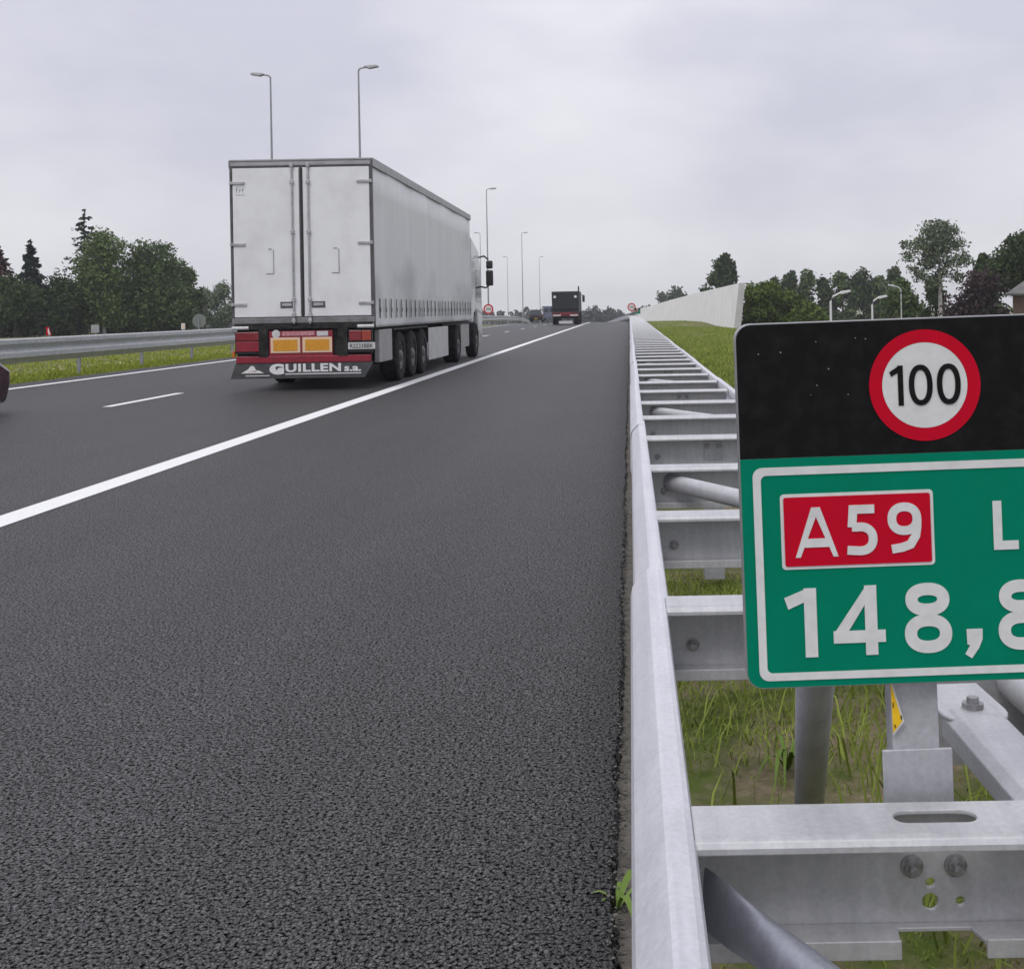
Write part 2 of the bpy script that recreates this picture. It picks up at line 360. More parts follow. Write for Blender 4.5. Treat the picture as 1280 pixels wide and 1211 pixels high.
def oval(cx, cy, rx, ry, a0=0, a1=360, n=36, p=2.25):
    out = []
    for k in range(n+1):
        a = R(a0+(a1-a0)*k/n); c, q = math.cos(a), math.sin(a)
        out.append((cx+rx*math.copysign(abs(c)**(2/p), c), cy+ry*math.copysign(abs(q)**(2/p), q)))
    return out
def glyph_strokes(ch, w, t):
    """centre lines of a road sign letter of height 1 and width w, stroke t"""
    h = t/2
    if ch == '1': return [[(w-h,0),(w-h,1)], [(h*.2,.785),(w-h,.935)]]
    if ch == '0': return [oval(w/2,.5,w/2-h,.5-h)]
    if ch == '4': return [[(w*.755,1.10),(h*.62,.215+h*.5)], [(0,.215+h*.6),(w,.215+h*.6)], [(w*.73,0),(w*.73,.999)]]
    if ch == '8': return [oval(w/2,.278,w/2-h,.278-h), oval(w/2,.765,w*.465-h,.235-h)]
    if ch == '5': return [[(w*.93,1-h),(w*.10+h,1-h),(w*.05+h,.56)], [(w*.05+h,.565)]+oval(w*.44,.325,w*.56-h,.325-h,100,-100,26)+[(w*.02,h*1.25)]]
    if ch == '9': return [oval(w*.5,.68,w/2-h,.32-h), [(w-h,.68),(w-h*1.05,.52),(w*.86-h*.3,.34),(w*.66,.17),(w*.42,h*1.35),(w*.10,h)]]
    if ch == 'A': return [[(h*.62-.035,-.10),(w*.46+.03,1.08)], [(w-h*.62+.035,-.10),(w*.54-.03,1.08)], [(w*.22,.285),(w*.78,.285)]]
    if ch == 'L': return [[(h,0),(h,1)], [(h,h),(w,h)]]
    if ch == 'i': return [[(h,0),(h,.70)], [(h,.84),(h,1.0)]]
    if ch == ',': return [[(w-h,t*1.15),(w-h,0),(w*.62,-t*.75),(w*.15,-t*1.2)]]
def signs(name, items, y, m, parent, mx, mz, thick=.0010):
    """items: (letter, x0, x1, top, bottom, stroke) in board pixels; mx/mz turn them into metres"""
    k = 0
    for ch, x0, x1, yt, yb, t in items:
        b = MB(); H = yb-yt
        for line in glyph_strokes(ch, (x1-x0)/H, t/H):
            pts = [Vector((x0+p[0]*H, yb-p[1]*H)) for p in line]; closed = (pts[0]-pts[-1]).length < .01
            if closed: pts = pts[:-1]
            n = len(pts); L_, R_ = [], []
            for i in range(n):
                a = pts[(i-1) % n] if closed else pts[max(i-1,0)]; c = pts[(i+1) % n] if closed else pts[min(i+1,n-1)]
                d1 = (pts[i]-a).normalized() if (pts[i]-a).length > 1e-6 else (c-pts[i]).normalized()
                d2 = (c-pts[i]).normalized() if (c-pts[i]).length > 1e-6 else d1
                n1 = Vector((-d1.y, d1.x)); n2 = Vector((-d2.y, d2.x)); mm = (n1+n2).normalized(); q = t/2/max(.5, mm.dot(n1))
                L_.append(pts[i]+mm*q); R_.append(pts[i]-mm*q)
            if ch != 'i':
                cl_ = lambda p: Vector((min(max(p.x, x0), x1), min(max(p.y, yt), yb)))
                L_ = [cl_(p) for p in L_]; R_ = [cl_(p) for p in R_]
            f, bk = y-thick-.00012*k, y; k = (k+1) % 5
            vs = [(mx(p.x), f, mz(p.y)) for p in L_]+[(mx(p.x), f, mz(p.y)) for p in R_]+[(mx(p.x), bk, mz(p.y)) for p in L_]+[(mx(p.x), bk, mz(p.y)) for p in R_]
            fs = []
            for i in range(n if closed else n-1):
                j = (i+1) % n
                fs += [(i,j,n+j,n+i), (2*n+i,3*n+i,3*n+j,2*n+j), (i,2*n+i,2*n+j,j), (n+i,n+j,3*n+j,3*n+i)]
            if not closed: fs += [(0,n,3*n,2*n), (n-1,3*n-1,4*n-1,2*n-1)]
            b.add(vs, fs)
        b.build(name, m, parent)
# ================================================================ SETTING
def ystations(y0, y1):
    ys, y = [], y0
    while y < y1:
        ys.append(y); y += 2 if y < 30 else (6 if y < 110 else 10)
    ys.append(y1); return ys

def terrain_z(X, Y):
    z = drop(Y)-.05
    if X > 8.5:
        t = min(1, (X-8.5)/9); t = t*t*(3-2*t); z = z*(1-t)+(-4.2+.35*z)*t
    z += .05*math.sin(X*.9+Y*.13)*min(1, max(0, X-1.2)/2)*(1 if Y < 120 else 0)
    return z
xs = [-900,-500,-250,-120,-70,-45,-35,-33.5,-22,-21.2,-19,-17,-15,-14.2,-13.05,-12.85,-6,-.5,0,.1,.5,1,1.5,2.2,3,4,5,6,7,8,9,10,11.5,13,15,17,20,30,60,120,300,900]
ys = [-12,-6,0,2,4,6,8,11,14,18,22,26,32,40,50,60,75,90,110,120,130,140,150,165,180,195,210,230,260,300,330,360,420,520,700,1000,1500]
gv = [(x, y, terrain_z(x, y)-(.06 if (-12.9 < x < -.3 or -34 < x < -21.6) else 0)) for y in ys for x in xs]
nx = len(xs)
g = MB().add(gv, [(j*nx+i, j*nx+i+1, (j+1)*nx+i+1, (j+1)*nx+i) for j in range(len(ys)-1) for i in range(nx-1)])
tag(g.build('ground', M['ground'], smooth=True), kind='structure')

def strip(name, x0, x1, y0, y1, z, m, jag=0.0):
    b = MB(); yl = ystations(y0, y1)
    if jag:
        yl = [y0+i*.018 if False else y0+i*.03 for i in range(int((22-y0)/.03))]+[y for y in ystations(y0, y1) if y > 22]
    vs = []
    for y in yl:
        j = jag*(rnd.random()*1.3+.35*math.sin(y*9)+.5*math.sin(y*2.3)) if y < 22 else 0
        vs += [(bend(y)+x0, y, drop(y)+z), (bend(y)+x1-j, y, drop(y)+z)]
    n = len(yl)
    fs = [(2*i, 2*i+1, 2*i+3, 2*i+2) for i in range(n-1)]
    if jag:                                           # broken edge of the wearing course
        k = len(vs); vs += [(vs[2*i+1][0]+.012+.01*rnd.random(), vs[2*i+1][1], vs[2*i+1][2]-.045) for i in range(n)]
        fs += [(2*i+1, k+i, k+i+1, 2*i+3) for i in range(n-1)]
    b.add(vs, fs); return tag(b.build(name, m), kind='structure')
strip('road', -13.0, -.058, -12, 340, 0, M['asphalt'], jag=.010)
strip('dirt_strip', -.15, .105, -12, 130, -.036, M['kerb'])
strip('road_edge_line', -4.36, -4.12, -12, 230, .004, M['paint_line'])
strip('road_edge_line', -12.22, -12.02, 0, 330, .004, M['paint_line'])
for k in range(-1, 20):
    y = 18.85+12*k
    if y > 0: strip('lane_dash', -8.05, -7.90, y, y+3.1, .004, M['paint_line'])
strip('opposite_road', -33, -22.3, 0, 340, -.01, M['asphalt'])

# ---------------------------------------------------------------- grass
def blades(name, spots, m, hmin, hmax, w, mask=None, seed=1, label='', lean=.5):
    """spots: list of (x0,x1,y0,y1,count)"""
    g = np.random.default_rng(seed); V, Q = [], 0
    allv = []
    for x0, x1, y0, y1, n in spots:
        x = g.uniform(x0, x1, n); y = g.uniform(y0, y1, n)
        if mask:
            k = np.array([mask(a, b) > g.random() for a, b in zip(x, y)]); x, y = x[k], y[k]
        n = len(x); z = np.array([terrain_z(a, b)-.012 for a, b in zip(x, y)])
        x = x+np.array([bend(b) for b in y])
        h = g.uniform(hmin, hmax, n)*(.6+.4*np.sin(x*3.1+y*1.7)**2); ww = w*g.uniform(.6, 1.3, n)
        a = g.uniform(0, 2*np.pi, n); l = g.uniform(.1, lean, n)*h; b = g.uniform(0, 2*np.pi, n)
        dx, dy = np.cos(a)*ww/2, np.sin(a)*ww/2; lx, ly = np.cos(b)*l, np.sin(b)*l
        A = np.stack([x-dx, y-dy, z], 1); B = np.stack([x+dx, y+dy, z], 1)
        Cc = np.stack([x+dx*.7+lx*.4, y+dy*.7+ly*.4, z+h*.6], 1); D = np.stack([x-dx*.7+lx*.4, y-dy*.7+ly*.4, z+h*.6], 1)
        T = np.stack([x+lx, y+ly, z+h*(1-.25*l/h)], 1)
        allv.append(np.stack([A, B, Cc, D, T], 1).reshape(-1, 3))
    v = np.concatenate(allv); n = len(v)//5
    idx = np.arange(n)[:,None]*5
    loops = np.concatenate([idx+np.array([0,1,2,3]), idx+np.array([3,2,4])], 1).ravel()
    starts = (np.arange(n)[:,None]*7+np.array([0,4])).ravel(); tot = np.tile([4,3], n)
    me = raw_mesh(name, v, loops, starts, tot, m)
    return tag(link(name, me), label, 'grass', kind='stuff')
def raw_mesh(name, v, loops, starts, tot, m):
    me = bpy.data.meshes.new(name); me.vertices.add(len(v)); me.vertices.foreach_set('co', v.astype(np.float32).ravel())
    me.loops.add(len(loops)); me.loops.foreach_set('vertex_index', loops.astype(np.int32))
    me.polygons.add(len(starts)); me.polygons.foreach_set('loop_start', starts.astype(np.int32))
    try: me.polygons.foreach_set('loop_total', tot.astype(np.int32))
    except Exception: pass
    me.update(calc_edges=True); me.validate(); me.materials.append(m); return me

from mathutils import noise as mnoise
def patchy(x, y): return max(.03, min(1, .42+1.9*mnoise.noise(Vector((x*1.3, y*1.1, 3.3)))))
blades('grass', [(.12,2.0,.8,3,15000),(.12,2.2,3,6.5,48000),(.12,2.2,6.5,14,16000)], M['blade'], .018, .075, .0055, patchy, 1, 'short green grass growing in patches under the ladder barrier', 1.1)
blades('long_grass', [(.62,1.7,2.4,5.2,1300),(.12,.6,3,5,120)], M['blade'], .10, .34, .008, None, 5, 'long coarse grass stalks behind the kilometre sign', .9)
blades('verge_grass', [(.95,7.2,11,40,42000),(1.0,7.2,40,86,26000),(1.0,7.0,86,150,5000)], M['blade'], .06, .17, .03, None, 2, 'mown grass bank between the ladder barrier and the pale wall')
blades('median_grass', [(-15.4,-13.02,16,45,20000),(-15.4,-13.02,45,110,14000),(-21,-15.4,24,60,14000)], M['blade_yellow'], .05, .14, .03, None, 3, 'yellow green grass along the foot of the far metal guardrail')
fb = MB()
for i in range(46):
    x, y = rnd.uniform(-15.0, -13.3), rnd.uniform(20, 42); z = terrain_z(x, y)+rnd.uniform(.10, .17)
    r = rnd.uniform(.014, .03)
    fb.lathe([(0, -r*.4), (r, 0), (r*.6, r*.5), (0, r*.6)], (x, y, z), 'z', 6)
tag(fb.build('wildflowers', M['flower']), 'small pale yellow flowers scattered in the grass under the far guardrail', 'flowers', kind='stuff')

def grit(name, label, spots, seed):
    g = np.random.default_rng(seed); b = MB()
    for x0, x1, y0, y1, n, r0, r1, z in spots:
        for i in range(n):
            x = g.uniform(x0, x1); y = y0+(y1-y0)*g.random()**1.5; r = g.uniform(r0, r1); a = g.uniform(0, 6.28)
            v = [(math.cos(a+k*1.57)*r*g.uniform(.7,1.2), math.sin(a+k*1.57)*r*g.uniform(.7,1.2), g.uniform(-.2,.2)*r) for k in range(4)]+[(0,0,r*g.uniform(.5,.9)), (0,0,-r*.6)]
            b.add([(x+p[0], y+p[1], z+r*.35+p[2]) for p in v], [(0,1,4),(1,2,4),(2,3,4),(3,0,4),(1,0,5),(2,1,5),(3,2,5),(0,3,5)])
    return tag(b.build(name, mat(name+'_stone', (.045,.044,.042), .8, noise=(60,(.17,.16,.145),3,.4,.65))), label, 'grit', kind='stuff')
grit('loose_grit', 'loose dark stones and grit along the broken asphalt edge', [(-.10,-.035,1.9,9,1500,.003,.008,-.036),(-.04,.07,1.9,9,420,.002,.005,-.036),(-.075,-.05,1.9,9,260,.004,.007,.0)], 8)
def weed(name, x, y, z, label, seed, n=7, L=.22):
    r = random.Random(seed); b = MB()
    for i in range(n):
        a = r.uniform(0, 6.28); l = L*r.uniform(.5, 1.2); w = r.uniform(.006, .010); pts = []
        for k in range(7):
            t = k/6; rad = l*t*.75; pts.append(Vector((math.cos(a)*rad, math.sin(a)*rad, l*(1.1*t-1.05*t*t)*1.3)))
        s = Vector((-math.sin(a), math.cos(a), 0))
        vs, fs = [], []
        for k, p in enumerate(pts):
            ww = w*(math.sin(math.pi*(.12+.86*k/6))); vs += [p-s*ww, p+s*ww+Vector((0,0,ww*.5))]
        fs = [(2*k, 2*k+1, 2*k+3, 2*k+2) for k in range(6)]
        b.add(vs, fs)
    return tag(b.build(name, M['weed'], loc=(x, y, z)), label, 'weed', 'weeds in the dirt strip')
weed('weed', -.052, 2.86, -.036, 'thin green weed arching over the broken edge of the asphalt', 21, 7, .17)
weed('weed', .45, 3.75, -.06, 'broad leafed weed clump behind the round steel strut', 9, 16, .34)

# ================================================================ LADDER BARRIER
barrier = empty('ladder_barrier', (.4,0,0), 'galvanised double guardrail joined by crossbars like a ladder, beside the asphalt shoulder', 'guardrail')
OX = -.4                                                   # children are modelled in world numbers
HR = .72
wprof = [(.068,.672),(.0655,.712),(.063,.718),(.058,.7205),(.038,.7225),(.035,.7215),(.008,.692),(.000,.680),(-.004,.660),(.002,.636),(.048,.592),(.056,.565),(.048,.545),(.002,.502),(-.004,.480),(.000,.455),(.036,.425),(.078,.412)]
def prof_thick(pr, t):
    out = []
    for i, p in enumerate(pr):
        a = Vector(pr[max(i-1,0)]); b = Vector(pr[min(i+1,len(pr)-1)]); d = (b-a).normalized()
        out.append((p[0]-d.y*t, p[1]+d.x*t))
    return list(pr)+out[::-1]
def beam(name, y0, y1, off, m, mirror=False, thick=.004):
    pr = prof_thick(wprof, -thick)
    if mirror: pr = [(.81-p[0], p[1]) for p in pr]
    yl = [y0]+[y for y in ystations(-12, 340) if y0+.3 < y < y1-.3]+[y1]
    b = MB().sweep([(p[0]+.0025+(-off if not mirror else off), p[1]+off*.4) for p in pr], [(bend(y)+OX, y, drop(y)) for y in yl], closed=True)
    o = b.build(name, m, barrier, smooth=True); o.data.set_sharp_from_angle(angle=R(20)); return o
edges = [-5.6]+[2.83+4*k for k in range(0, 10)]
for i in range(len(edges)-1):
    off = .0065*(i % 2 == 0)-.002
    s1 = beam('beam', edges[i]-.14, edges[i+1]+.14, off, M['galv'])
    beam('beam', edges[i]-.14, edges[i+1]+.14, off, M['galv'], True)
    if i < 4:                                               # splice bolt heads on the upper fold
        for dy in (-.085, .075):
            b = MB().lathe([(0,.007),(.010,.006),(.014,.002),(.015,-.004)], (0,0,0), 'z', 14)
            o = b.build('splice_bolt', M['galv_bar'], s1, (.033+OX, edges[i+1]+dy, .7115), smooth=True)
            o.scale = (1.15, 2.6, 1.2); o.rotation_euler = (0, R(-35), R(18))
beam('beam', edges[-1]-.14, 150, 0, M['galv']); beam('beam', edges[-1]-.14, 150, 0, M['galv'], True)
beam('beam', 150.02, 330, 0, M['galv']); beam('beam', 150.02, 330, 0, M['galv'], True)

X0, X1, WH = .066, .735, .155
def crossbar_mesh(detail):
    b = MB()
    holes = []; web_holes = []
    if detail:
        holes = [rrect(.313, .415, -.064, -.026, .0185, 7)]
        web_holes = [circ(.366, -.100, .0062, 9), circ(.366, -.124, .0105, 12), circ(.404, -.124, .006, 9)]
    vs, fs = plate([(X0,-.095),(X1,-.095),(X1,0),(X0,0)], holes, .006, 'z')         # top flange
    b.add([(v[0], v[1], v[2]-.006) for v in vs], fs)
    # rounded front lip of the flange
    lip = [(-.095,0),(-.102,-.003),(-.106,-.010),(-.106,-.018),(-.102,-.018),(-.101,-.011),(-.095,-.0065)]
    b.prism([(p[0], p[1]) for p in lip], 'x', X0, X1)
    vs, fs = plate([(X0,-WH),(X1,-WH),(X1,-.0065),(X0,-.0065)], web_holes, .006, 'y')    # web
    b.add([(v[0], v[1]-.006, v[2]) for v in vs], fs)
    low = [(X0,-.055),(.318,-.055),(.321,-.02),(.412,-.02),(.422,-.055),(X1,-.055),(X1,-.0065),(X0,-.0065)] if detail else [(X0,-.055),(X1,-.055),(X1,-.0065),(X0,-.0065)]
    vs, fs = plate(low, [], .006, 'z'); b.add([(v[0], v[1], v[2]-WH) for v in vs], fs)
    for (u0, u1) in ((X0,.318),(.422,X1)) if detail else ((X0,X1),):
        b.box(u0, u1, -.060, -.0555, -WH-.014, -WH+.010)
    b.v = [(v[0]+OX, v[1], v[2]) for v in b.v]
    return b
bar_d = crossbar_mesh(True).build('crossbar', M['galv_bar'], barrier, bevel=.0015)
bar_s = crossbar_mesh(False).build('crossbar', M['galv_bar'], barrier, bevel=.0015)
boltm = MB().lathe([(0,-.022),(.010,-.021),(.0105,-.012),(.017,-.012),(.0175,-.002),(.024,-.0015),(.024,.002)], (0,0,0), 'y', 14)
bolt0 = boltm.build('bolt', M['bolt'], bar_d, (.343+OX, -.0085, -.078)); bolt0.scale = (.60,.8,.60)
bolt1 = bolt0.copy(); C.objects.link(bolt1); bolt1.location.x = .398+OX
bar_d.location = (0, 1.57, HR)
NB = 96
post0 = None
for k in range(1, NB):
    y = 1.57+1.145*k
    if k == 1: o = bar_s
    else: o = bar_s.copy(); C.objects.link(o)
    o.location = (bend(y), y, HR+drop(y))
    if k < 12:                                            # end bracket bolts
        for x in (.125,):
            c = bolt0.copy(); C.objects.link(c); c.parent = o; c.location = (x+OX, -.0085, -.105)
# centre posts under every third crossbar, with their cap bracket
def post_mesh():
    b = MB()
    b.box(-.05,.05,.010,.016,-.20,-.02); b.box(-.05,.05,.084,.09,-.72,-.02); b.box(-.003,.003,.016,.084,-.72,-.02); b.box(-.05,.05,.010,.016,-.72,-.20)
    return b
for k in range(1, 60, 3):
    y = 1.57+1.145*(k+3)
    if post0 is None:
        post0 = post_mesh().build('post', M['galv_dark'], barrier); o = post0
        br = MB().box(-.045,.045,-.014,-.0062,-.125,-.03).build('bracket', M['galv_dark'], post0, bevel=.002)
        for x in (-.028,.028):
            c = bolt0.copy(); C.objects.link(c); c.parent = br; c.location = (x, -.0145, -.055)
    else: o = copy_tree(post0, barrier)
    o.location = (.40+OX+bend(y), y, HR+drop(y))
# diagonal tube braces with flattened ends
def brace_mesh(p0, p1, r=.030, flat=.13):
    p0, p1 = Vector(p0), Vector(p1); d = (p1-p0).normalized(); L = (p1-p0).length
    u = d.cross(Vector((0,0,1))).normalized(); w = u.cross(d); vs, fs = [], []; n = 18
    st = [(0,.004,1.45),(.05,.004,1.45),(.09,.35,1.3),(flat,.8,1.08),(flat+.05,1,1),(L-flat-.05,1,1),(L-flat,.8,1.08),(L-.09,.35,1.3),(L-.05,.15,1.45),(L,.15,1.45)]
    for t, a, bb in st:
        a = max(a, .15)
        for k in range(n):
            an = 2*math.pi*k/n; vs.append(p0+d*t+u*(r*a*math.cos(an))+w*(r*bb*math.sin(an)))
    for i in range(len(st)-1):
        for k in range(n): fs.append((i*n+k, i*n+(k+1)%n, (i+1)*n+(k+1)%n, (i+1)*n+k))
    fs += [tuple(range(n)), tuple(range((len(st)-1)*n, len(st)*n))]
    b = MB().add(vs, fs); b.v = [(v[0]+OX, v[1], v[2]) for v in b.v]; return b
br0 = brace_mesh((.080, 1.51, .630), (.47, .80, .630), .027).build('brace', M['galv_tube'], barrier, smooth=True)
br1 = brace_mesh((.088, 5.12, .648), (.745, 3.85, .648), .034).build('brace', M['galv_bar'], barrier, smooth=True)
for k in range(1, 14):
    o = br1.copy(); C.objects.link(o); o.location = (bend(5+3.435*k), 3.435*k, drop(5+3.435*k))
# strut and plate next to the sign post
MB().tube([(.241+OX,1.655,.885),(.317+OX,2.30,.43),(.390+OX,2.92,-.08)], .0275, 20).build('strut', M['galv_dark'], barrier, smooth=True)
b2 = MB()
A, B_ = Vector((.532+OX, 2.26, .675)), Vector((.590+OX, 1.24, .640))
d = (B_-A).normalized(); s = d.cross(Vector((0,0,1))).normalized(); up = s.cross(d)
pr = [(-.05,-.02),(-.05,.012),(-.035,.026),(.035,.026),(.05,.012),(.05,-.02)]
pr = pr+[(q[0]*.9, q[1]-.005) for q in pr[::-1]]
vs = [P_+s*q[0]+up*q[1] for P_ in (A+d*.24, B_) for q in pr]; n = len(pr)
b2.add(vs, [tuple(range(n)), tuple(range(n,2*n))[::-1]]+[(i,(i+1)%n,(i+1)%n+n,i+n) for i in range(n)])
ch = b2.build('brace', M['galv_bar'], barrier, smooth=True, bevel=.002)
b3 = MB()
lp = [(-.05,.12),(.05,.12)]+[(.055*math.cos(R(a)), -.03+.055*math.sin(R(a))) for a in range(0,-181,-15)]
lp = [(.05,.13)]+[(.055*math.cos(R(a)), .0+.055*math.sin(R(a))) for a in range(0,-181,-15)]+[(-.05,.13)]
vs = []
for dz in (.014, .022): vs += [A+d*(.245-q[1])+s*q[0]+up*dz for q in lp]
n = len(lp); b3.add(vs, [tuple(range(n)), tuple(range(n,2*n))[::-1]]+[(i,(i+1)%n,(i+1)%n+n,i+n) for i in range(n)])
fl = b3.build('brace_plate', M['galv_bar'], ch, bevel=.003)
bt = MB().lathe([(0,.022),(.010,.021),(.0105,.012),(.018,.012),(.018,.002),(.022,0)], (0,0,0), 'z', 8).build('bolt', M['bolt'], fl)
bt.location = A+d*.245+up*.0225
b5 = MB().box(.515+OX,.80+OX,2.285,2.293,.50,.70).build('gusset', M['galv_dark'], barrier)
b6 = MB().tube([(.70+OX,2.27,.66),(.735+OX,1.45,.655)], .042, 14).build('brace', M['galv_bar'], barrier, smooth=True)

# ================================================================ KILOMETRE SIGN
def kilometre_sign(loc, label, written=True):
    root = empty('kilometre_sign', loc, label, 'road sign', rot=(0, R(-1.05), 0))
    u = .0010226                                            # metres per photo pixel on the board
    W, H = 470, 456
    def X(px): return (px-235)*u
    def Z(py): return (H-py)*u
    bd = MB(); vs, fs = plate([(X(p[0]), Z(p[1])) for p in rrect(0, W, 0, H, 20)], [], .022); bd.add(vs, fs)
    board = bd.build('board', M['alu'], root, bevel=.0015)
    vs, fs = plate([(X(p[0]), Z(p[1])) for p in [(W-1.5,168.5),(1.5,168.5)]+[q for q in rrect(1.5,W-1.5,1.5,300,19) if q[1] < 100]], [], .0012)
    blk = MB().add([(v[0], v[1]-.0014, v[2]) for v in vs], fs).build('black_panel', M['sign_black'], root)
    vs, fs = plate([(X(p[0]), Z(p[1])) for p in [(1.5,169),(W-1.5,169)]+[q for q in rrect(1.5,W-1.5,100,H-1.5,19) if q[1] > 300]], [], .0012)
    gpts = [(1.5,169.3)]+[(W-1.5,169.3)]
    grn = MB().add([(v[0], v[1]-.0014, v[2]) for v in vs], fs).build('green_panel', M['sign_green'], root)
    def ring(name, outer, inner, y, m, par, t=.0010):
        vs, fs = plate([(X(p[0]), Z(p[1])) for p in outer], [[(X(p[0]), Z(p[1])) for p in inner]] if inner else [], t)
        return MB().add([(v[0], v[1]+y, v[2]) for v in vs], fs).build(name, m, par)
    rd = ring('speed_roundel', circ(235,84,69.5,56), circ(235,84,53.5,56), -.0028, M['sign_red'], root)
    ring('roundel_face', circ(235,84,53.2,56), None, -.0026, M['sign_white'], rd)
    ring('border', rrect(16,W-16,180,446,12), rrect(26,W-26,190,436.5,7), -.0028, M['sign_white'], root)
    rp = ring('route_panel', rrect(49,240,214,308,5), None, -.0026, M['sign_white'], root)
    ring('route_field', rrect(53,236,218,304,3), None, -.0040, M['sign_red'], rp)
    if written:
        signs('digit', [('1',191,208,58.5,108.5,6.6),('0',215,244.5,58.2,109,6.6),('0',250,279.5,58,109,6.6)], -.0027, M['sign_black'], rd, X, Z)
        signs('letter', [('A',66,119.5,231,293,10.8),('5',130,168.5,230,292.5,10.8),('9',182,224,229,292,10.8)], -.0041, M['sign_white'], rp, X, Z)
        signs('letter', [('L',314,345,231.5,292.5,11),('i',357,368,231.5,292.5,11)], -.0018, M['sign_white'], root, X, Z)
        signs('digit', [('1',50,90,332,418,15.6),('4',110,175,331,417.5,15.2),('8',199,258,330.5,418,15.2),('8',316,375,330.5,418,15.2)], -.0018, M['sign_white'], root, X, Z)
        cm = [(276,398),(296,398),(295.5,411),(291,421.5),(281.5,434.5),(273.5,429),(280,418),(276.5,417)]
        vs, fs = plate([(X(q[0]), Z(q[1]-8)) for q in cm], [], .0012); MB().add([(v[0], v[1]-.003, v[2]) for v in vs], fs).build('comma', M['sign_white'], root)
        for i in range(15):                                 # chipped specks on the black half
            px, py = rnd.uniform(20, 340), rnd.uniform(12, 150); r = rnd.uniform(.35, .8)
            if (px-235)**2+(py-84)**2 < 5600: continue
            ring('chip', circ(px, py, r, 7), None, -.0021, M['sign_speck'], blk, .0006)
    # post, sleeve and the folded yellow tag
    pw = MB(); pw.box(X(184),X(244),.026,.066,-.19,.40); post = pw.build('post', M['galv_dark'], root, bevel=.003)
    MB().box(X(170),X(259),.0225,.0258,-.215,-.092).build('sleeve', M['galv_dark'], root, bevel=.002)
    tg = MB(); y0, y1 = .012, .020
    tri = [(X(182.5),Z(452)),(X(198.5),Z(509)),(X(184.5),Z(526))]
    vs, fs = plate(tri, [], .003); tp = MB().add([(v[0], v[1]+.018, v[2]) for v in vs], fs).build('tag', M['sign_white'], post)
    c = (sum(p[0] for p in tri)/3, sum(p[1] for p in tri)/3)
    tin = [(X(183),Z(458)),(X(196.4),Z(508)),(X(184.5),Z(522.5))]
    vs, fs = plate(tin, [], .0012); MB().add([(v[0]-.0008, v[1]+.0165, v[2]) for v in vs], fs).build('tag_face', M['tag_yellow'], tp)
    mk = MB()
    for px, py, w, h in ((194.3,503,.7,2.6),(186,514,.6,2.0),(184.6,487,.5,3)): mk.box(X(px-w),X(px+w),.0150,.0158,Z(py+h),Z(py-h))
    mk.build('tag_mark', M['sign_black'], tp)
    return root
p = at(928, 406, 1.63); p2 = at(1163, 853, 1.585)
ks = kilometre_sign((p2.x+.006, 1.585, p2.z), 'big green and black kilometre sign with red speed roundel at the near barrier end')
fs_ = kilometre_sign((.62, 98, .93), 'tiny dark kilometre sign on the far end of the ladder barrier', False)
fs_.scale = (1.0, 1, 1)

# ================================================================ ARTICULATED LORRY
RX0, RX1, RY = -7.12, -4.57, 22.2
cx = (RX0+RX1)/2
lorry = empty('articulated_lorry', (cx, RY, 0), 'white curtain sided articulated lorry with red bumper driving away in the slow lane', 'lorry')
def lx(px): return (px-PX)/69.82-cx+.083*0                # rear face photo column -> local x
def lz(px, py): return EYE-((py-PY)+(px-PX)*TH)/69.82
hw = 1.275; ZT, ZB = 4.14, 1.12; TL = 13.65
# trailer body (inner box), roof, frame
MB().box(-hw+.03, hw-.03, .08, TL-.02, ZB+.02, ZT-.03).build('trailer_body', M['white'], lorry)
cb = MB(); ny = 120
for side in (-1, 1):                                       # slightly billowing curtain sheet with hem
    vs = []; zs = [1.10, 1.16, 1.24, 1.32, 1.6, 2.2, 2.9, 3.5, 4.0]
    for j, z in enumerate(zs):
        for i in range(ny+1):
            y = .09+(TL-.12)*i/ny
            w = .012*math.sin(y*4.7)*(1 if .8 < j < 4.5 else .35)+.010*math.sin(y*1.9+z)
            if j <= 2: w += .014*abs(math.sin(y*5.3))-.006
            vs.append((side*(hw-.004+w*.8), y, z))
    fs = [(j*(ny+1)+i, j*(ny+1)+i+1, (j+1)*(ny+1)+i+1, (j+1)*(ny+1)+i) for j in range(len(zs)-1) for i in range(ny)]
    cur = MB().add(vs, fs).build('curtain', M['curtain'], lorry, smooth=True)
    sl = cur.modifiers.new('thick', 'SOLIDIFY'); sl.thickness = .006
    MB().box(side*(hw+.012)-.012, side*(hw+.012)+.012, .02, TL, 3.985, ZT-.005).build('roof_rail', M['rail_grey'], lorry, bevel=.004)
    for k in range(25):
        y = .42+.535*k
        st = MB().box(side*(hw+.022)-.004, side*(hw+.022)+.004, y-.030, y+.030, 1.26, 1.62)
        st.box(side*(hw+.028)-.006, side*(hw+.028)+.006, y-.045, y+.045, 1.37, 1.45)
        st.build('strap', M['strap'], lorry)
MB().box(-hw, hw, 0, TL, ZT-.028, ZT).build('roof', M['rail_grey'], lorry, bevel=.004)
fr = MB()
fr.box(-hw, hw, -.012, .08, ZT-.155, ZT-.029); fr.box(-hw, -hw+.045, -.012, .08, 1.30, ZT-.141); fr.box(hw-.045, hw, -.012, .08, 1.30, ZT-.141)
fr.build('door_frame', M['frame_grey'], lorry, bevel=.006)
MB().box(-hw+.02, hw-.02, -.020, -.013, ZT-.115, ZT-.05).build('header_strip', M['rail_grey'], lorry)
MB().box(-hw+.05, hw-.05, -.004, .08, 1.10, 1.195).build('sill_beam', M['underside'], lorry)
MB().box(-hw, hw, -.012, .08, 1.20, 1.298).build('rear_sill', M['sill'], lorry, bevel=.008)
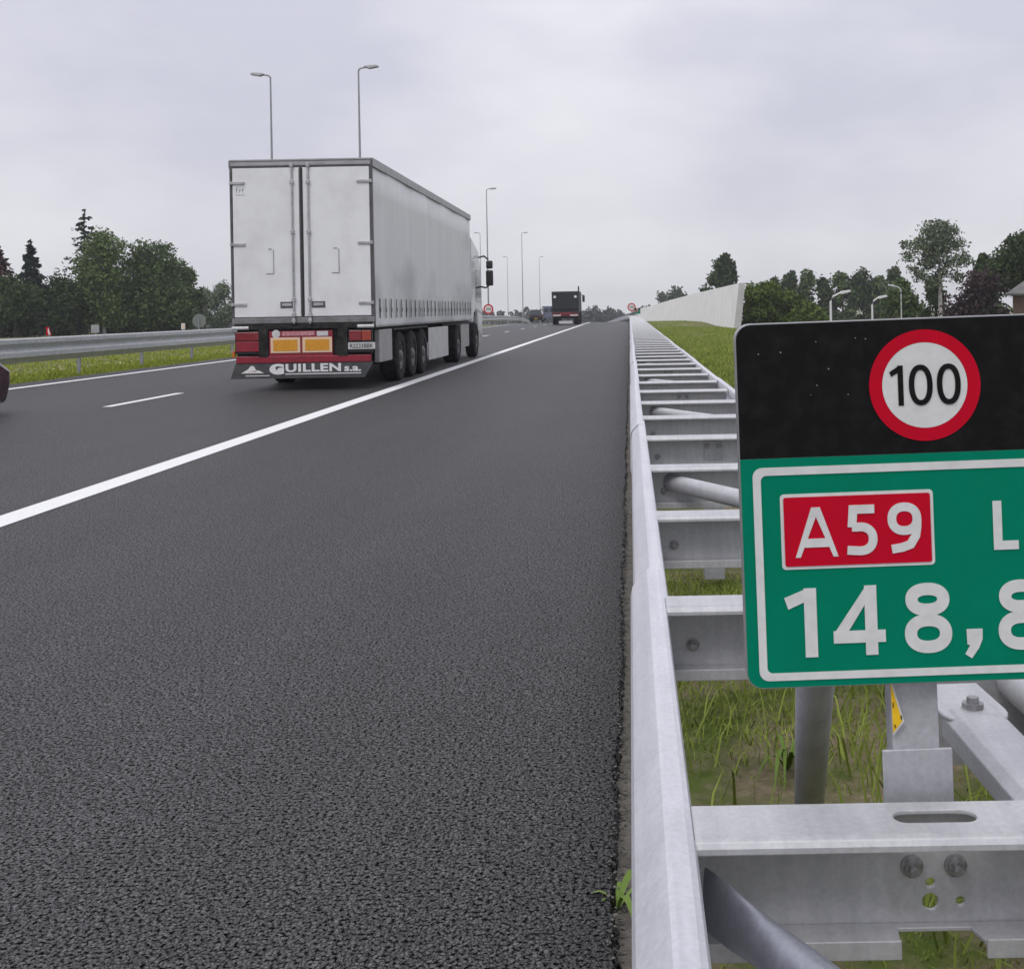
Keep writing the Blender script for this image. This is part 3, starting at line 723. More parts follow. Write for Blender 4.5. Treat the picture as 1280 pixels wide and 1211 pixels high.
for side in (-1, 1):
    x0, x1 = (-hw+.05, -.022) if side < 0 else (.022, hw-.05)
    dr = MB().box(x0, x1, -.010, .05, 1.315, ZT-.155).build('rear_door', M['white'], lorry, bevel=.010)
    MB().box(x0+.004 if side > 0 else x1-.012, x0+.012 if side > 0 else x1-.004, -.016, -.0105, 1.33, ZT-.17).build('door_seal', M['black'], dr)
    xr = side*.145-.012
    rod = MB().tube([(xr,-.035,1.19),(xr,-.035,ZT-.06)], .017, 10)
    rod.build('lock_rod', M['rod'], dr, smooth=True)
    for z in (1.25, 1.345, 1.62, 2.83, 3.72, 4.02):
        MB().box(xr-.032, xr+.032, -.058, -.011, z-.035, z+.035).build('rod_bracket', M['rod'], dr, bevel=.008)
    xo = side*hw
    for z in (1.545, 2.62, 3.72):
        a, b_ = sorted((xo-side*.002, xo-side*.27))
        h = MB().box(a, b_, -.034, -.011, z-.024, z+.024); h.lathe([(0,-.03),(.022,-.03),(.022,.03),(0,.03)], (xo-side*.02,-.03,z), 'z', 10)
        h.build('hinge', M['rod'], dr, bevel=.004)
    a, b_ = sorted((side*.165, side*.40))
    hb = MB().box(a, b_, -.024, -.011, 1.475, 1.585).build('handle', M['frame_grey'], dr, bevel=.006)
    MB().box(a+.03, b_-.03, -.034, -.0245, 1.505, 1.555).build('handle_grip', M['rod'], hb, bevel=.004)
    gx = side*.62+(.05 if side < 0 else -.02)
    gb = MB().box(gx+.055, gx+.067, -.020, -.0105, 2.10, 2.52); gb.box(gx-.075, gx+.067, -.0185, -.0106, 2.085, 2.0995); gb.box(gx-.03, gx+.03, -.0185, -.0106, 2.525, 2.54)
    gb.build('recessed_grip', M['rail_grey'], dr)
MB().box(-.021, .021, -.006, .05, 1.31, ZT-.15).build('centre_gap', M['black'], lorry)
sk = MB()
for i, (w, h) in enumerate(((.03,.075),(.035,.06),(.03,.075))):
    x = -hw+.115+i*.055; sk.box(x, x+.014, -.0125, -.0105, 3.55, 3.55+h); sk.box(x+.0145, x+w, -.0125, -.0105, 3.55+h*.6, 3.55+h)
sk.box(-hw+.11, -hw+.28, -.0125, -.0105, 3.50, 3.512); sk.box(-hw+.10, -hw+.285, -.0125, -.0105, 3.645, 3.652)
sk.build('door_sticker', M['rail_grey'], lorry)
# rear under-run: lamps, plates, bumper
MB().box(-hw+.07, hw-.07, .06, .14, .62, 1.148).build('rear_panel', M['underside'], lorry)
for side in (-1, 1):
    a, b_ = sorted((side*(hw-.01), side*(hw-.30)))
    wl = MB(); wl.tube([(a,-.02,1.125),(b_,-.02,1.125)], .032, 12); wl.build('position_lamp', M['plate_white'], lorry, smooth=True)
    a, b_ = sorted((side*1.21, side*.80)) if side < 0 else (.82, 1.21)
    lb = MB().box(a-.02, b_+.02, .0, .058, .66, 1.06).build('lamp_housing', M['black'], lorry, bevel=.008)
    if side < 0:
        MB().box(a, b_, -.022, -.001, .90, 1.05).build('tail_lamp', M['red_light'], lb, bevel=.008)
        MB().box(a, b_, -.022, -.001, .70, .885).build('tail_lamp', M['red_paint'], lb, bevel=.008)
    else:
        MB().box(a, a+.22, -.022, -.001, .87, 1.05).build('tail_lamp', M['red_light'], lb, bevel=.008)
        MB().box(a+.225, b_, -.022, -.001, .87, 1.05).build('turn_lamp', mat('lamp_orange', (.30,.03,.01), .35, coat=.4), lb, bevel=.008)
        npl = MB().box(a-.02, b_+.07, -.030, -.001, .715, .835).build('number_plate', M['plate_white'], lorry, bevel=.004)
        text('plate_lettering', 'R2233BBK', a+.015, b_+.04, .735, .815, -.031, M['black'], npl, .01)
MB().box(-1.275, -1.235, -.02, .03, .60, .72).build('side_marker', M['amber'], lorry, bevel=.006)
rp = MB().box(-.62, .52, -.004, .058, .58, 1.06).build('marker_panel', M['red_paint'], lorry, bevel=.006)
MB().box(-.38, .20, -.012, -.0045, .975, 1.05).build('warning_strip', mat('faded_pink', (.42,.13,.16), .6, noise=(22,(.55,.30,.32),5,.4,.65)), rp)
MB().lathe([(0,-.006),(.072,-.005),(.075,.0)], (-.49,-.006,1.01), 'y', 20).build('round_sticker', M['plate_white'], rp)
MB().box(.24, .44, -.012, -.0045, .965, 1.05).build('white_sticker', M['plate_white'], rp)
for x0 in (-.59, -.02):
    mp_ = MB().box(x0, x0+.53, -.014, -.0045, .67, .945).build('marker_plate', M['plate_border'], rp, bevel=.003)
    MB().box(x0+.05, x0+.48, -.018, -.0142, .705, .905).build('marker_field', M['plate_yellow'], mp_)
MB().box(-1.215, 1.20, -.012, .055, .49, .615).build('bumper', M['red_paint'], lorry, bevel=.012)
for x in (-.72, .70): MB().box(x-.085, x+.085, -.016, .05, .60, 1.10).build('chassis_strap', M['underside'], lorry)
fl = MB().prism([(-1.32,.215),(1.08,.215),(1.245,.49),(-1.225,.49)], 'y', .0, .012).build('mudflap', M['flap'], lorry)
text('flap_lettering', 'GUILLEN', -.565, .66, .325, .475, -.001, M['letter_white'], fl, .035, .004, 1.08)
text('flap_lettering', 'G', -.62, -.36, .285, .478, -.001, M['letter_white'], fl, .05, .005)
text('flap_lettering', 's.a.', .72, 1.02, .325, .415, -.001, M['letter_white'], fl, .03, .004)
MB().box(-.34, 1.02, -.005, -.001, .283, .300).build('flap_underline', M['letter_white'], fl)
lg = MB().prism([(-1.13,.315),(-.72,.315),(-.80,.36),(-.86,.37),(-.90,.44),(-.95,.45),(-1.00,.39)], 'y', -.005, -.001); 
lo = lg.build('flap_emblem', M['letter_white'], fl)
MB().prism([(-1.0,.345),(-.84,.345),(-.87,.362),(-.92,.352)], 'y', -.008, -.0052).build('emblem_stripe', M['red_paint'], lo)
MB().box(-1.05, -.62, -.005, -.001, .262, .275).build('flap_stripe', M['letter_white'], fl)
# chassis and wheels
ch = MB(); ch.box(-.5,-.38,.15,13.2,.80,1.118); ch.box(.38,.5,.15,13.2,.80,1.118)
for y in (2.7, 4.05, 5.4): ch.box(-1.0,1.0,y-.08,y+.08,.45,.60)
ch.box(-1.22,1.22,.3,13.4,1.06,1.118)
ch.build('chassis', M['underside'], lorry)
def wheel(parent, x, y, r, side, w=.34):
    t = MB().lathe([(r*.55,-w/2+.03),(r*.62,-w/2),(r*.93,-w/2+.01),(r,-w/2+.05),(r,w/2-.05),(r*.93,w/2-.01),(r*.62,w/2),(r*.55,w/2-.03)], (0,0,0), 'x', 36)
    for k in range(4):                                      # tread grooves read as darker rings
        pass
    wh = t.build('wheel', M['tyre'], parent, (x, y, r), smooth=True)
    s = side
    MB().lathe([(r*.57,s*(w/2-.03)),(r*.52,s*(w/2-.02)),(r*.46,s*(w/2-.10)),(r*.30,s*(w/2-.12)),(r*.22,s*(w/2-.02)),(r*.12,s*(w/2+.01)),(0,s*(w/2+.01))], (0,0,0), 'x', 28).build('rim', M['rim'], wh, smooth=True)
    MB().lathe([(r*.56,-s*(w/2-.04)),(0,-s*(w/2-.05))], (0,0,0), 'x', 20).build('rim', M['underside'], wh)
    return wh
for y in (2.7, 4.05, 5.4):
    for s in (-1, 1): wheel(lorry, s*(hw-.20), y, .49, s, .37)
for s in (-1, 1):
    MB().box(s*1.20-.05, s*1.20+.05, .55, 1.75, .45, 1.05).build('locker', M['box_grey'], lorry, bevel=.015)
    MB().box(s*1.235-.012, s*1.235+.012, 6.15, 9.15, .26, 1.00).build('side_skirt', M['skirt'], lorry, bevel=.01)
    MB().box(s*.95-.06, s*.95+.06, 9.9, 10.05, .25, 1.0).build('landing_leg', M['underside'], lorry)
    # rear spray mudguard strips
    MB().box(s*1.10-.13, s*1.10+.13, 2.0, 6.1, 1.02, 1.05).build('mudguard', M['black'], lorry)
# tractor
tr = MB(); tr.box(-.45,.45,9.6,16.3,.55,.95); tr.build('tractor_chassis', M['underside'], lorry)
for s in (-1, 1):
    wheel(lorry, s*(hw-.24), 11.2, .50, s, .40); wheel(lorry, s*(hw-.17), 14.95, .51, s, .31)
    MB().tube([(s*.84,12.0,.68),(s*.84,13.7,.68)], .29, 20).build('fuel_tank', M['rim'], lorry, smooth=True)
    MB().box(s*1.16-.02,s*1.16+.02,12.05,13.75,.36,1.0).build('tank_panel', M['box_grey'], lorry, bevel=.01)
cab = MB().prism([(14.1,1.02),(14.35,1.02),(14.5,1.28),(14.95,1.38),(15.4,1.28),(15.55,.75),(16.55,.55),(16.62,1.0),(16.6,1.55),(16.3,2.75),(15.9,3.2),(14.1,3.55)], 'x', -1.235, 1.235).build('cab', M['white_cab'], lorry, bevel=.05)
for s in (-1, 1):
    dd = MB().prism([(15.0,1.62),(16.42,1.62),(16.18,2.62),(15.0,2.62)], 'x', s*1.238-.003, s*1.238+.003).build('side_window', M['glass'], cab)
    MB().prism([(14.95,1.4),(16.5,1.25),(16.48,1.3),(14.95,1.45)], 'x', s*1.238-.003, s*1.238+.003).build('side_trim', M['rail_grey'], cab)
    ma = MB().tube([(s*1.22,15.9,3.0),(s*1.36,16.2,3.06),(s*1.49,16.25,2.95)], .028, 8); ma.tube([(s*1.22,16.3,2.12),(s*1.40,16.3,2.08),(s*1.49,16.25,2.15)], .026, 8)
    mm = ma.build('mirror_arm', M['black'], cab, smooth=True)
    MB().box(s*1.52-.11, s*1.52+.11, 16.2, 16.34, 2.14, 2.62).build('mirror', M['black'], mm, bevel=.04)
    MB().box(s*1.52-.10, s*1.52+.10, 16.2, 16.34, 2.67, 2.92).build('mirror', M['black'], mm, bevel=.04)
    MB().box(s*1.12-.10, s*1.12+.10, 15.55, 16.4, .35, .72).build('cab_step', M['box_grey'], cab, bevel=.03)
MB().prism([(16.63,1.7),(16.35,2.7),(16.38,2.72),(16.66,1.72)], 'x', -1.1, 1.1).build('windscreen', M['glass'], cab)

# ================================================================ OTHER VEHICLES
pt = at(707, 405, 114)
tip = empty('tipper_truck', (pt.x, 114, drop(114)), 'dark tipper truck with red underframe, seen from behind far down the slow lane', 'truck')
MB().prism([(-1.22,1.15),(1.22,1.15),(1.25,3.05),(-1.25,3.05)], 'y', .05, 5.6).build('tipper_body', M['tip_dark'], tip, bevel=.03)
tg_ = MB().box(-1.16,1.16,-.05,.045,1.42,2.95).build('tailgate', mat('tailgate_grey', (.018,.020,.022), .6, spec=.3), tip, bevel=.02)
for x in (-.95, .95): MB().box(x-.11,x+.11,-.08,-.051,2.45,2.66).build('reflector', M['letter_white'], tg_)
MB().box(-1.22,1.22,-.02,.3,.75,1.14).build('underframe', M['tip_red'], tip, bevel=.02)
for x in (-.78, .78): MB().box(x-.36,x+.36,-.06,-.021,.78,.92).build('tail_lamp', mat('pale_lamp', (.62,.50,.48), .4), tip)
MB().box(-.5,.5,-.04,-.021,.95,1.1).build('warning_board', M['red_paint'], tip)
MB().box(-.62,.62,-.03,.02,.10,.34).build('mudflap', M['plate_white'], tip)
for y in (1.0, 2.4, 6.3):
    for s in (-1, 1): wheel(tip, s*.98, y, .52, s, .5)
tc_ = MB().prism([(5.7,.6),(7.6,.5),(7.6,1.6),(7.35,2.7),(7.0,3.05),(5.7,3.1)], 'x', -1.2, 1.2).build('cab', M['tip_dark'], tip, bevel=.04)
MB().tube([(1.0,6.0,3.0),(1.0,6.0,3.62)], .07, 8).build('exhaust_stack', M['tip_dark'], tip)
for s in (-1, 1):
    MB().box(s*1.42-.12,s*1.42+.12,7.2,7.35,2.1,2.75).build('mirror', M['black'], tc_, bevel=.03)
    MB().tube([(s*1.18,7.2,2.8),(s*1.42,7.25,2.78)], .03, 6).build('mirror_arm', M['black'], tc_)

def car(name, loc, label, cat, body_m, L, Wd, belt, roof, prof, cabin):
    root = empty(name, loc, label, cat)
    h = Wd/2
    bd = MB()
    # body lofted across the width so that it tucks in at the sides
    secs = [(-h,.82,.05),(-h+.06,1.0,.0),(0,1.02,0),(h-.06,1.0,.0),(h,.82,.05)]
    vs = []; n = len(prof)
    for x, k, d in secs:
        zc = .55; vs += [(x, q[0]+(d if q[0] < L/2 else -d), zc+(q[1]-zc)*k) for q in prof]
    fs = [tuple(range(n)), tuple(range((len(secs)-1)*n, len(secs)*n))[::-1]]
    for j in range(len(secs)-1): fs += [(j*n+i, j*n+(i+1)%n, (j+1)*n+(i+1)%n, (j+1)*n+i) for i in range(n)]
    body = bd.add(vs, fs).build('body', body_m, root, smooth=True, bevel=.03)
    c = cabin; vs = []
    for x, k in ((-h+.08,0),(-h+.24,1),(h-.24,1),(h-.08,0)):
        pass
    lo = [(x, y, belt) for y in (c[0], c[3]) for x in (-h+.07, h-.07)]; hi = [(x, y, roof) for y in (c[1], c[2]) for x in (-h+.22, h-.22)]
    MB().add(lo+hi, [(0,1,3,2),(4,6,7,5),(0,4,5,1),(2,3,7,6),(0,2,6,4),(1,5,7,3)]).build('cabin_glass', M['glass'], root, bevel=.04)
    MB().box(-h+.22, h-.22, c[1]-.05, c[2]+.05, roof-.012, roof+.035).build('roof', body_m, root, bevel=.02)
    for y in (.78, L-.85):
        for s in (-1, 1): wheel(root, s*(h-.11), y, .32, s, .21)
    for s in (-1, 1):
        MB().box(s*(h-.25)-.16, s*(h-.25)+.16, -.015, .06, .66, .80).build('tail_lamp', M['red_light'], root, bevel=.02)
        MB().box(s*(h-.27)-.18, s*(h-.27)+.18, L-.14, L-.03, .58, .68).build('headlight', M['plate_white'], root, bevel=.03)
        MB().box(s*(h+.07)-.08, s*(h+.07)+.08, c[3]-.55, c[3]-.45, belt-.02, belt+.12).build('mirror', body_m, root, bevel=.02)
    MB().box(-.22,.22,-.03,-.005,.42,.50).build('number_plate', M['tag_yellow'], root)
    return root
sal = [(.0,.45),(.03,.28),(.5,.20),(3.7,.20),(4.2,.13),(4.32,.42),(4.30,.62),(4.05,.74),(3.15,.90),(.9,.96),(.15,.92),(.02,.75)]
car('parked_car' if False else 'plum_car', (-9.15-.87, 18.35-4.32, 0), 'dark plum car passing in the fast lane, mostly cut off by the left edge', 'car', M['car_dark'], 4.32, 1.74, .90, 1.40, sal, (.55,1.1,2.4,3.3))
q = at(670, 402.6, 168)
suv = [(.0,.55),(.03,.32),(.5,.25),(3.7,.25),(4.1,.30),(4.2,.5),(4.18,.85),(3.3,1.02),(.1,1.05),(.0,.8)]
car('dark_car', (q.x, 168, q.z), 'small dark car far ahead in the fast lane beside the tipper truck', 'car', M['car_black'], 4.2, 1.78, 1.0, 1.62, suv, (.08,.3,2.5,3.2))
q = at(686.5, 400.5, 196)
van = empty('blue_van', (q.x, 196, q.z), 'pale blue van half hidden behind the far tipper truck', 'van')
MB().prism([(0,.35),(4.9,.35),(5.1,.6),(5.0,1.15),(4.2,1.35),(3.8,2.1),(3.5,2.25),(.05,2.25)], 'x', -.95, .95).build('body', M['car_blue'], van, bevel=.05)
for s in (-1, 1):
    MB().box(s*.43-.33, s*.43+.33, -.012, .012, 1.3, 1.95).build('rear_window', M['glass'], van)
    MB().box(s*.83-.07, s*.83+.07, -.02, .01, .8, 1.2).build('tail_lamp', M['red_light'], van)
    for y in (.9, 4.1): wheel(van, s*.85, y, .34, s, .22)

# ================================================================ FAR GUARDRAIL on the median
far = empty('far_guardrail', (-13.9, 0, 0), 'grey metal guardrail with two long ridges along the far grass median', 'guardrail')
fp = [(.0,.915),(.05,.922),(.085,.900),(.088,.805),(.06,.775),(.015,.70),(.015,.660),(.07,.630),(.105,.605),(.108,.500),(.07,.470),(.02,.395),(.0,.365)]
yl = ystations(14, 330)
fe = [14+4.05*k for k in range(22)]
for k in range(21):
    of = .007*(k % 2)
    o = MB().sweep([(p[0]+of, p[1]) for p in prof_thick(fp, .005)], [(bend(y), y, drop(y)) for y in (fe[k]-.12, fe[k]+1.3, fe[k]+2.7, fe[k+1]+.12)], closed=True).build('beam', M['galv_old'], far)
MB().sweep(prof_thick(fp, .005), [(bend(y), y, drop(y)) for y in [fe[-1]-.12]+[q for q in yl if q > fe[-1]+1]], closed=True).build('beam', M['galv_old'], far)
fpost = None
for k in range(36):
    y = 19.3+4.05*k
    if fpost is None:
        fpost = MB().box(-.13,-.05,-.025,.025,-.1,.86).build('post', M['galv_tube'], far); o = fpost
        MB().box(-.049,.012,-.05,.05,.52,.70).build('spacer', M['galv_old'], fpost)
    else: o = copy_tree(fpost, far)
    o.location = (bend(y), y, drop(y))

# ================================================================ PALE WALL on the right
wall = empty('pale_wall', (6.6, 79, 0), 'long pale concrete barrier wall with slanted end rising beyond the grass bank', 'wall')
def wall_panel(y0, y1, nm='panel', m=None):
    b = MB(); yl = [y0]+[y for y in ystations(0, 400) if y0+1 < y < y1-1]+[y1]
    pr = [(-.02,-.5),(.42,2.86),(.80,2.86),(.40,-.5)]
    return b.sweep(pr, [(bend(y), y-79, drop(y)*.75) for y in yl], closed=True).build(nm, m or M['concrete'], wall)
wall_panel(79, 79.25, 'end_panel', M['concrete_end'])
y = 79.26
while y < 170:
    wall_panel(y, y+4.0); y += 4.015
wall_panel(y, 245)

# ================================================================ LAMPS AND SIGNS
def mast(loc, H, side, label, group):
    r = empty('motorway_lamp', loc, label, 'street lamp', group)
    MB().tube([(0,0,0),(0,0,1.6),(0,0,H-.1)], [.11,.095,.045], 10).build('mast', M['lamp_metal'], r, smooth=True)
    MB().tube([(0,0,H-.1),(side*.10,0,H+.02),(side*.55,0,H+.10)], [.055,.05,.045], 8).build('arm', M['lamp_metal'], r, smooth=True)
    MB().prism([(side*q[0], q[1]) for q in ((.30,-.02),(.45,.08),(.95,.11),(1.12,.03),(1.10,-.03),(.6,-.12))], 'y', -.17, .17).build('lamp_head', M['lamp_head'], r, (0,0,H+.10), bevel=.03)
    return r
GL = 'tall lamp masts along the motorway median'
for x, ytop, d, side, lab in ((448,84,68.5,1,'tall lamp mast with its head pointing right, rising above the lorry roof'),
                         (338,93,70,-1,'tall lamp mast with its head pointing left, rising above the rear doors of the lorry'),
                         (608,236,138,1,'slim lamp mast just right of the lorry mirror, above a round speed sign'),
                         (652,291,218,1,'distant lamp mast, taller of the pair left of the tipper truck'),
                         (600,291,218,-1,'distant lamp mast peeping out beside the front corner of the trailer'),
                         (674,321,316,1,'faint far lamp mast just left of the tipper truck'),
                         (634,321,316,-1,'faint far lamp mast between the round speed sign and the tipper truck')):
    t = at(x, ytop, d); z0 = drop(d)-.05
    mast((t.x, d, z0), t.z-z0-.1, side, lab, GL)
GR = 'curved street lamps on the side road'
for x, yt, d, ln, lab in ((1038,366,50,.75,'pale curved street lamp left of the other two, above the sign edge'),
                      (1090,372,58,.55,'pale curved street lamp between the hedge and the birch'),
                      (1126,357,86.5,-.9,'pale street lamp head showing among leaves left of the birch'),
                      (1012,378,95,.3,'tiny far street lamp above the hedge')):
    t = at(x, yt, d); H = t.z+4.2
    r = empty('street_lamp', (t.x, d, -4.2), lab, 'street lamp', GR)
    MB().tube([(0,0,-.3),(0,0,H-.35),(ln*.12,0,H-.16),(ln*.5,0,H-.02)], [.07,.045,.04,.035], 10).build('pole', M['lamp_pale'], r, smooth=True)
    s = 1 if ln > 0 else -1
    hd = MB().prism([(ln*.48,-.05),(ln*.55,.05),(ln*.55+s*.36,.10),(ln*.55+s*.42,.02),(ln*.55+s*.05,-.07)], 'y', -.10, .10).build('lamp_head', M['lamp_pale'], r, (0,0,H), bevel=.02)

def speed_sign(x, y, d, rad, label, zb=None):
    t = at(x, y, d); z0 = drop(d)-.1 if zb is None else zb
    r = empty('speed_sign', (t.x, d, z0), label, 'road sign', 'round speed signs')
    h = t.z-z0
    MB().tube([(0,.05,0),(0,.05,h+rad*.7)], .045, 8).build('post', M['lamp_metal'], r)
    f = MB().lathe([(0,.0),(rad,.0),(rad,.03),(0,.03)], (0,0,h), 'y', 32).build('disc', M['sign_red'], r)
    MB().lathe([(0,-.006),(rad*.72,-.006),(rad*.72,-.001)], (0,0,h), 'y', 28).build('disc_face', M['sign_white'], f)
    signs('digit', [('1',-.50,-.30,-.28,.28,.085),('0',-.18,.14,-.28,.28,.085),('0',.22,.54,-.28,.28,.085)], -.007, M['sign_black'], f, lambda q: q*rad, lambda q: h-q*rad)
    return r
speed_sign(610.5, 386.5, 128, .52, 'round red rimmed speed sign on the median right of the lorry')
speed_sign(789.5, 384, 150, .50, 'round red rimmed speed sign at the far end of the ladder barrier')

def small_board(name, x, y, d, w, h, m, label, cat, slant=0, m2=None):
    t = at(x, y, d); r = empty(name, (t.x, d, -.1), label, cat)
    MB().tube([(0,.03,0),(0,.03,t.z+.1)], .03, 8).build('post', M['lamp_metal'], r)
    p = MB().prism([(-w/2,-h/2),(w/2,-h/2),(w/2-slant,h/2),(-w/2+max(0,-slant),h/2)], 'y', -.01, .02).build('board', m, r, (0,0,t.z+.1))
    if m2: MB().prism([(0,-h/2+.02),(w/2-.03,-h/2+.02),(w/2-slant-.02,h/2-.02),(-.04,h/2-.16)], 'y', -.016, -.0105).build('stripe', m2, p)
small_board('marker_board', 61, 414, 52, .22, .34, M['sign_red'], 'small red and white marker board above the far guardrail', 'marker', .10, M['sign_white'])
small_board('marker_board', 229, 408, 60, .18, .30, M['sign_white'], 'small white marker board above the far guardrail near the lorry', 'marker', 0, M['plate_border'])
small_board('sign_back', 119, 411, 56, .36, .36, M['box_grey'], 'small square grey sign back above the far guardrail', 'road sign')
t = at(249, 401, 66); rr_ = empty('round_sign_back', (t.x, 66, -.1), 'round dull green sign back above the far guardrail beside the lorry', 'road sign')
MB().tube([(0,-.03,0),(0,-.03,t.z+.2)], .035, 8).build('post', M['lamp_metal'], rr_)
MB().lathe([(0,0),(.36,0),(.36,.03),(0,.03)], (0,0,t.z+.1), 'y', 24).build('disc', mat('sign_back', (.16,.18,.16), .6), rr_)

# ================================================================ TREES
def quads(name, pos, size, g, m, parent, loc=(0,0,0), flat=0.0, stretch=1.5):
    n = len(pos); u = g.normal(size=(n,3)); u /= np.linalg.norm(u, axis=1)[:,None]
    w = g.normal(size=(n,3)); w -= (w*u).sum(1)[:,None]*u; w /= np.linalg.norm(w, axis=1)[:,None]
    if flat:
        u[:,2] *= (1-flat); w[:,2] *= (1-flat)
    s = size*g.uniform(.55, 1.3, n)[:,None]
    u = u*s*.5*stretch; w = w*s*.5
    v = np.stack([pos-u, pos+w*.8, pos+u, pos-w*.8], 1).reshape(-1, 3)
    loops = np.arange(4*n); me = raw_mesh(name, v, loops, np.arange(n)*4, np.full(n, 4), m)
    return link(name, me, parent, loc)
def crown_pts(g, blobs, n):
    vol = np.array([b[3]*b[4]*b[5] for b in blobs])**.8; pr = vol/vol.sum(); k = g.choice(len(blobs), n, p=pr)
    B = np.array(blobs)[k]; d = g.normal(size=(n,3)); d /= np.linalg.norm(d, axis=1)[:,None]
    r = g.random(n)**.42*(1+.22*g.normal(size=n))
    return B[:,:3]+d*B[:,3:]*r[:,None]
def broad(name, base, H, Wd, label, lm, cat='tree', trunk=.25, n=4200, leaf=.34, bark='bark', seed=0, nb=16, low=.18, group=None, droop=0, shape=1.0, lean=0.0, clumps=None):
    g = np.random.default_rng(seed+100); root = empty(name, base, label, cat, group)
    c0, c1 = H*low, H; blobs = []
    if clumps:
        for cx_, cy_, cr_ in clumps:
            q = at(cx_, cy_, base[1]); rr = cr_*base[1]/F
            for dy in (-.5, .55): blobs.append((q.x-base[0], dy*Wd*.35*g.uniform(.3,1), q.z-base[2], rr, rr*1.1, rr*g.uniform(.85,1.05)))
    for i in range(0 if clumps else nb):
        t = g.uniform(.0, 1); a = g.uniform(0, 6.28)
        env = Wd/2*(math.sin(math.pi*(.12+.80*t**shape)))**.75
        rr = env*g.uniform(.25, .80); br = Wd*g.uniform(.13, .24)
        z = c0+(c1-c0-br*.6)*t
        blobs.append((rr*math.cos(a)+lean*t, rr*math.sin(a), z, br, br, br*g.uniform(.7, 1.1)+.035*H))
    if not clumps: blobs.append((lean*.9, 0, H-Wd*.14, Wd*.16, Wd*.16, Wd*.18))
    P = crown_pts(g, blobs, n); quads('crown', P, leaf, g, M[lm], root)
    tk = MB(); tk.tube([(0,0,-.3),(.06,0,H*.25),(lean*.4+.1,.05,H*.55),(lean*.8,0,H*.86)], [trunk,trunk*.8,trunk*.5,trunk*.12], 10)
    for i in range(9):
        b = blobs[i]; zz = max(H*.2, b[2]-Wd*.22)
        tk.tube([(lean*.3+.08,.02,zz),(b[0]*.55,b[1]*.55,(zz+b[2])/2+.1),(b[0]*.95,b[1]*.95,b[2])], [trunk*.36,trunk*.22,trunk*.06], 6)
    tk.build('trunk', M[bark], root, smooth=True); return root
def spruce(name, base, H, Wd, label, lm='leaf_spruce', seed=0, n=26, leaf=.34, sparse=1.0, pw=.85):
    g = np.random.default_rng(seed+300); root = empty(name, base, label, 'conifer', None); P = []
    for i in range(n):
        t = (i+.3)/n; z = H*(.06+.92*t); L = Wd/2*(1-t)**pw*1.05+.12
        for k in range(int(7*sparse)+(1 if t < .5 else 0)):
            a = g.uniform(0, 6.28); l = L*g.uniform(.65, 1.12); m = int(6+26*l/ (Wd/2))
            s = g.random(m)**.7
            x = np.cos(a)*l*s; y = np.sin(a)*l*s; zz = z-.32*l*s+.22*l*s*s-g.random(m)*.16*(1+l)*s
            sp = .10*l; P.append(np.stack([x+g.normal(size=m)*sp*.7, y+g.normal(size=m)*sp*.7, zz], 1))
    P.append(np.stack([g.normal(size=14)*.05, g.normal(size=14)*.05, H*(.95+.06*g.random(14))], 1))
    quads('crown', np.concatenate(P), leaf, g, M[lm], root, flat=.25, stretch=1.6)
    MB().tube([(0,0,-.3),(0,0,H*.6),(0,0,H*.99)], [.22,.12,.02], 8).build('trunk', M['bark'], root); return root
def place(x, ytop, d, zb): 
    t = at(x, ytop, d); return (t.x, d, zb), t.z-zb
S = lambda px, d: px*d/F
# --- left wood
ps = {}
def L(kind, x, yt, wpx, d, label, lm, seed, zb=-.1, **k):
    b, H = place(x, yt, d, zb)
    return (broad if kind == 'b' else spruce)(k.pop('name'), b, H, S(wpx, d), label, lm=lm, seed=seed, **k)
L('s', 105, 264, 104, 112, 'tall ragged dark spruce standing behind the birches on the left', 'leaf_spruce', 1, name='spruce_tree', sparse=.9, n=24, leaf=.26, pw=.62)
L('s', 38, 302, 66, 108, 'smaller dark spruce with thin top near the left edge', 'leaf_spruce', 2, name='spruce_tree', n=30)
L('s', -2, 308, 84, 100, 'dark conifer with reddish top at the left edge', 'leaf_redtip', 3, name='spruce_tree', n=30)
L('b', 128, 281, 82, 106, 'light green birch with a pale trunk in front of the tall spruce', 'leaf_birch', 4, clumps=[(130,298,14),(122,314,19),(140,318,19),(112,338,19),(128,346,24),(147,348,18),(118,370,22),(142,378,20),(104,360,13),(153,306,7),(106,388,17),(150,396,16),(126,396,18)], name='birch_tree', bark='birch_bark', n=15000, nb=26, low=.10, leaf=.19, trunk=.16)
L('b', 190, 299, 108, 108, 'broad dark green tree with rounded crown right of the birch', 'leaf_broad', 5, clumps=[(180,316,14),(200,313,13),(168,332,14),(190,336,23),(212,336,17),(176,358,21),(205,362,25),(224,362,14),(165,383,16),(190,388,24),(218,388,20),(233,384,12)], name='broadleaf_tree', n=17000, nb=30, low=.06, leaf=.20)
L('b', 228, 338, 52, 112, 'small tree on the right flank of the broad dark tree', 'leaf_broad', 6, name='broadleaf_tree', n=6000, leaf=.2, low=.05)
L('b', 254, 362, 34, 150, 'grey green tree left of the lorry, first of two', 'leaf_grey', 7, name='broadleaf_tree', n=4500, leaf=.24, low=.05)
L('b', 280, 355, 48, 150, 'grey green tree partly hidden behind the left edge of the lorry', 'leaf_grey', 8, name='broadleaf_tree', n=5500, leaf=.24, low=.05)
L('b', 78, 348, 70, 104, 'dark bushy tree under the tall spruce', 'leaf_dark', 9, name='bushy_tree', n=9000, leaf=.22, low=.0)
L('b', 18, 350, 90, 98, 'dark bushy tree low at the left edge', 'leaf_dark', 10, name='bushy_tree', n=10000, leaf=.22, low=.0)
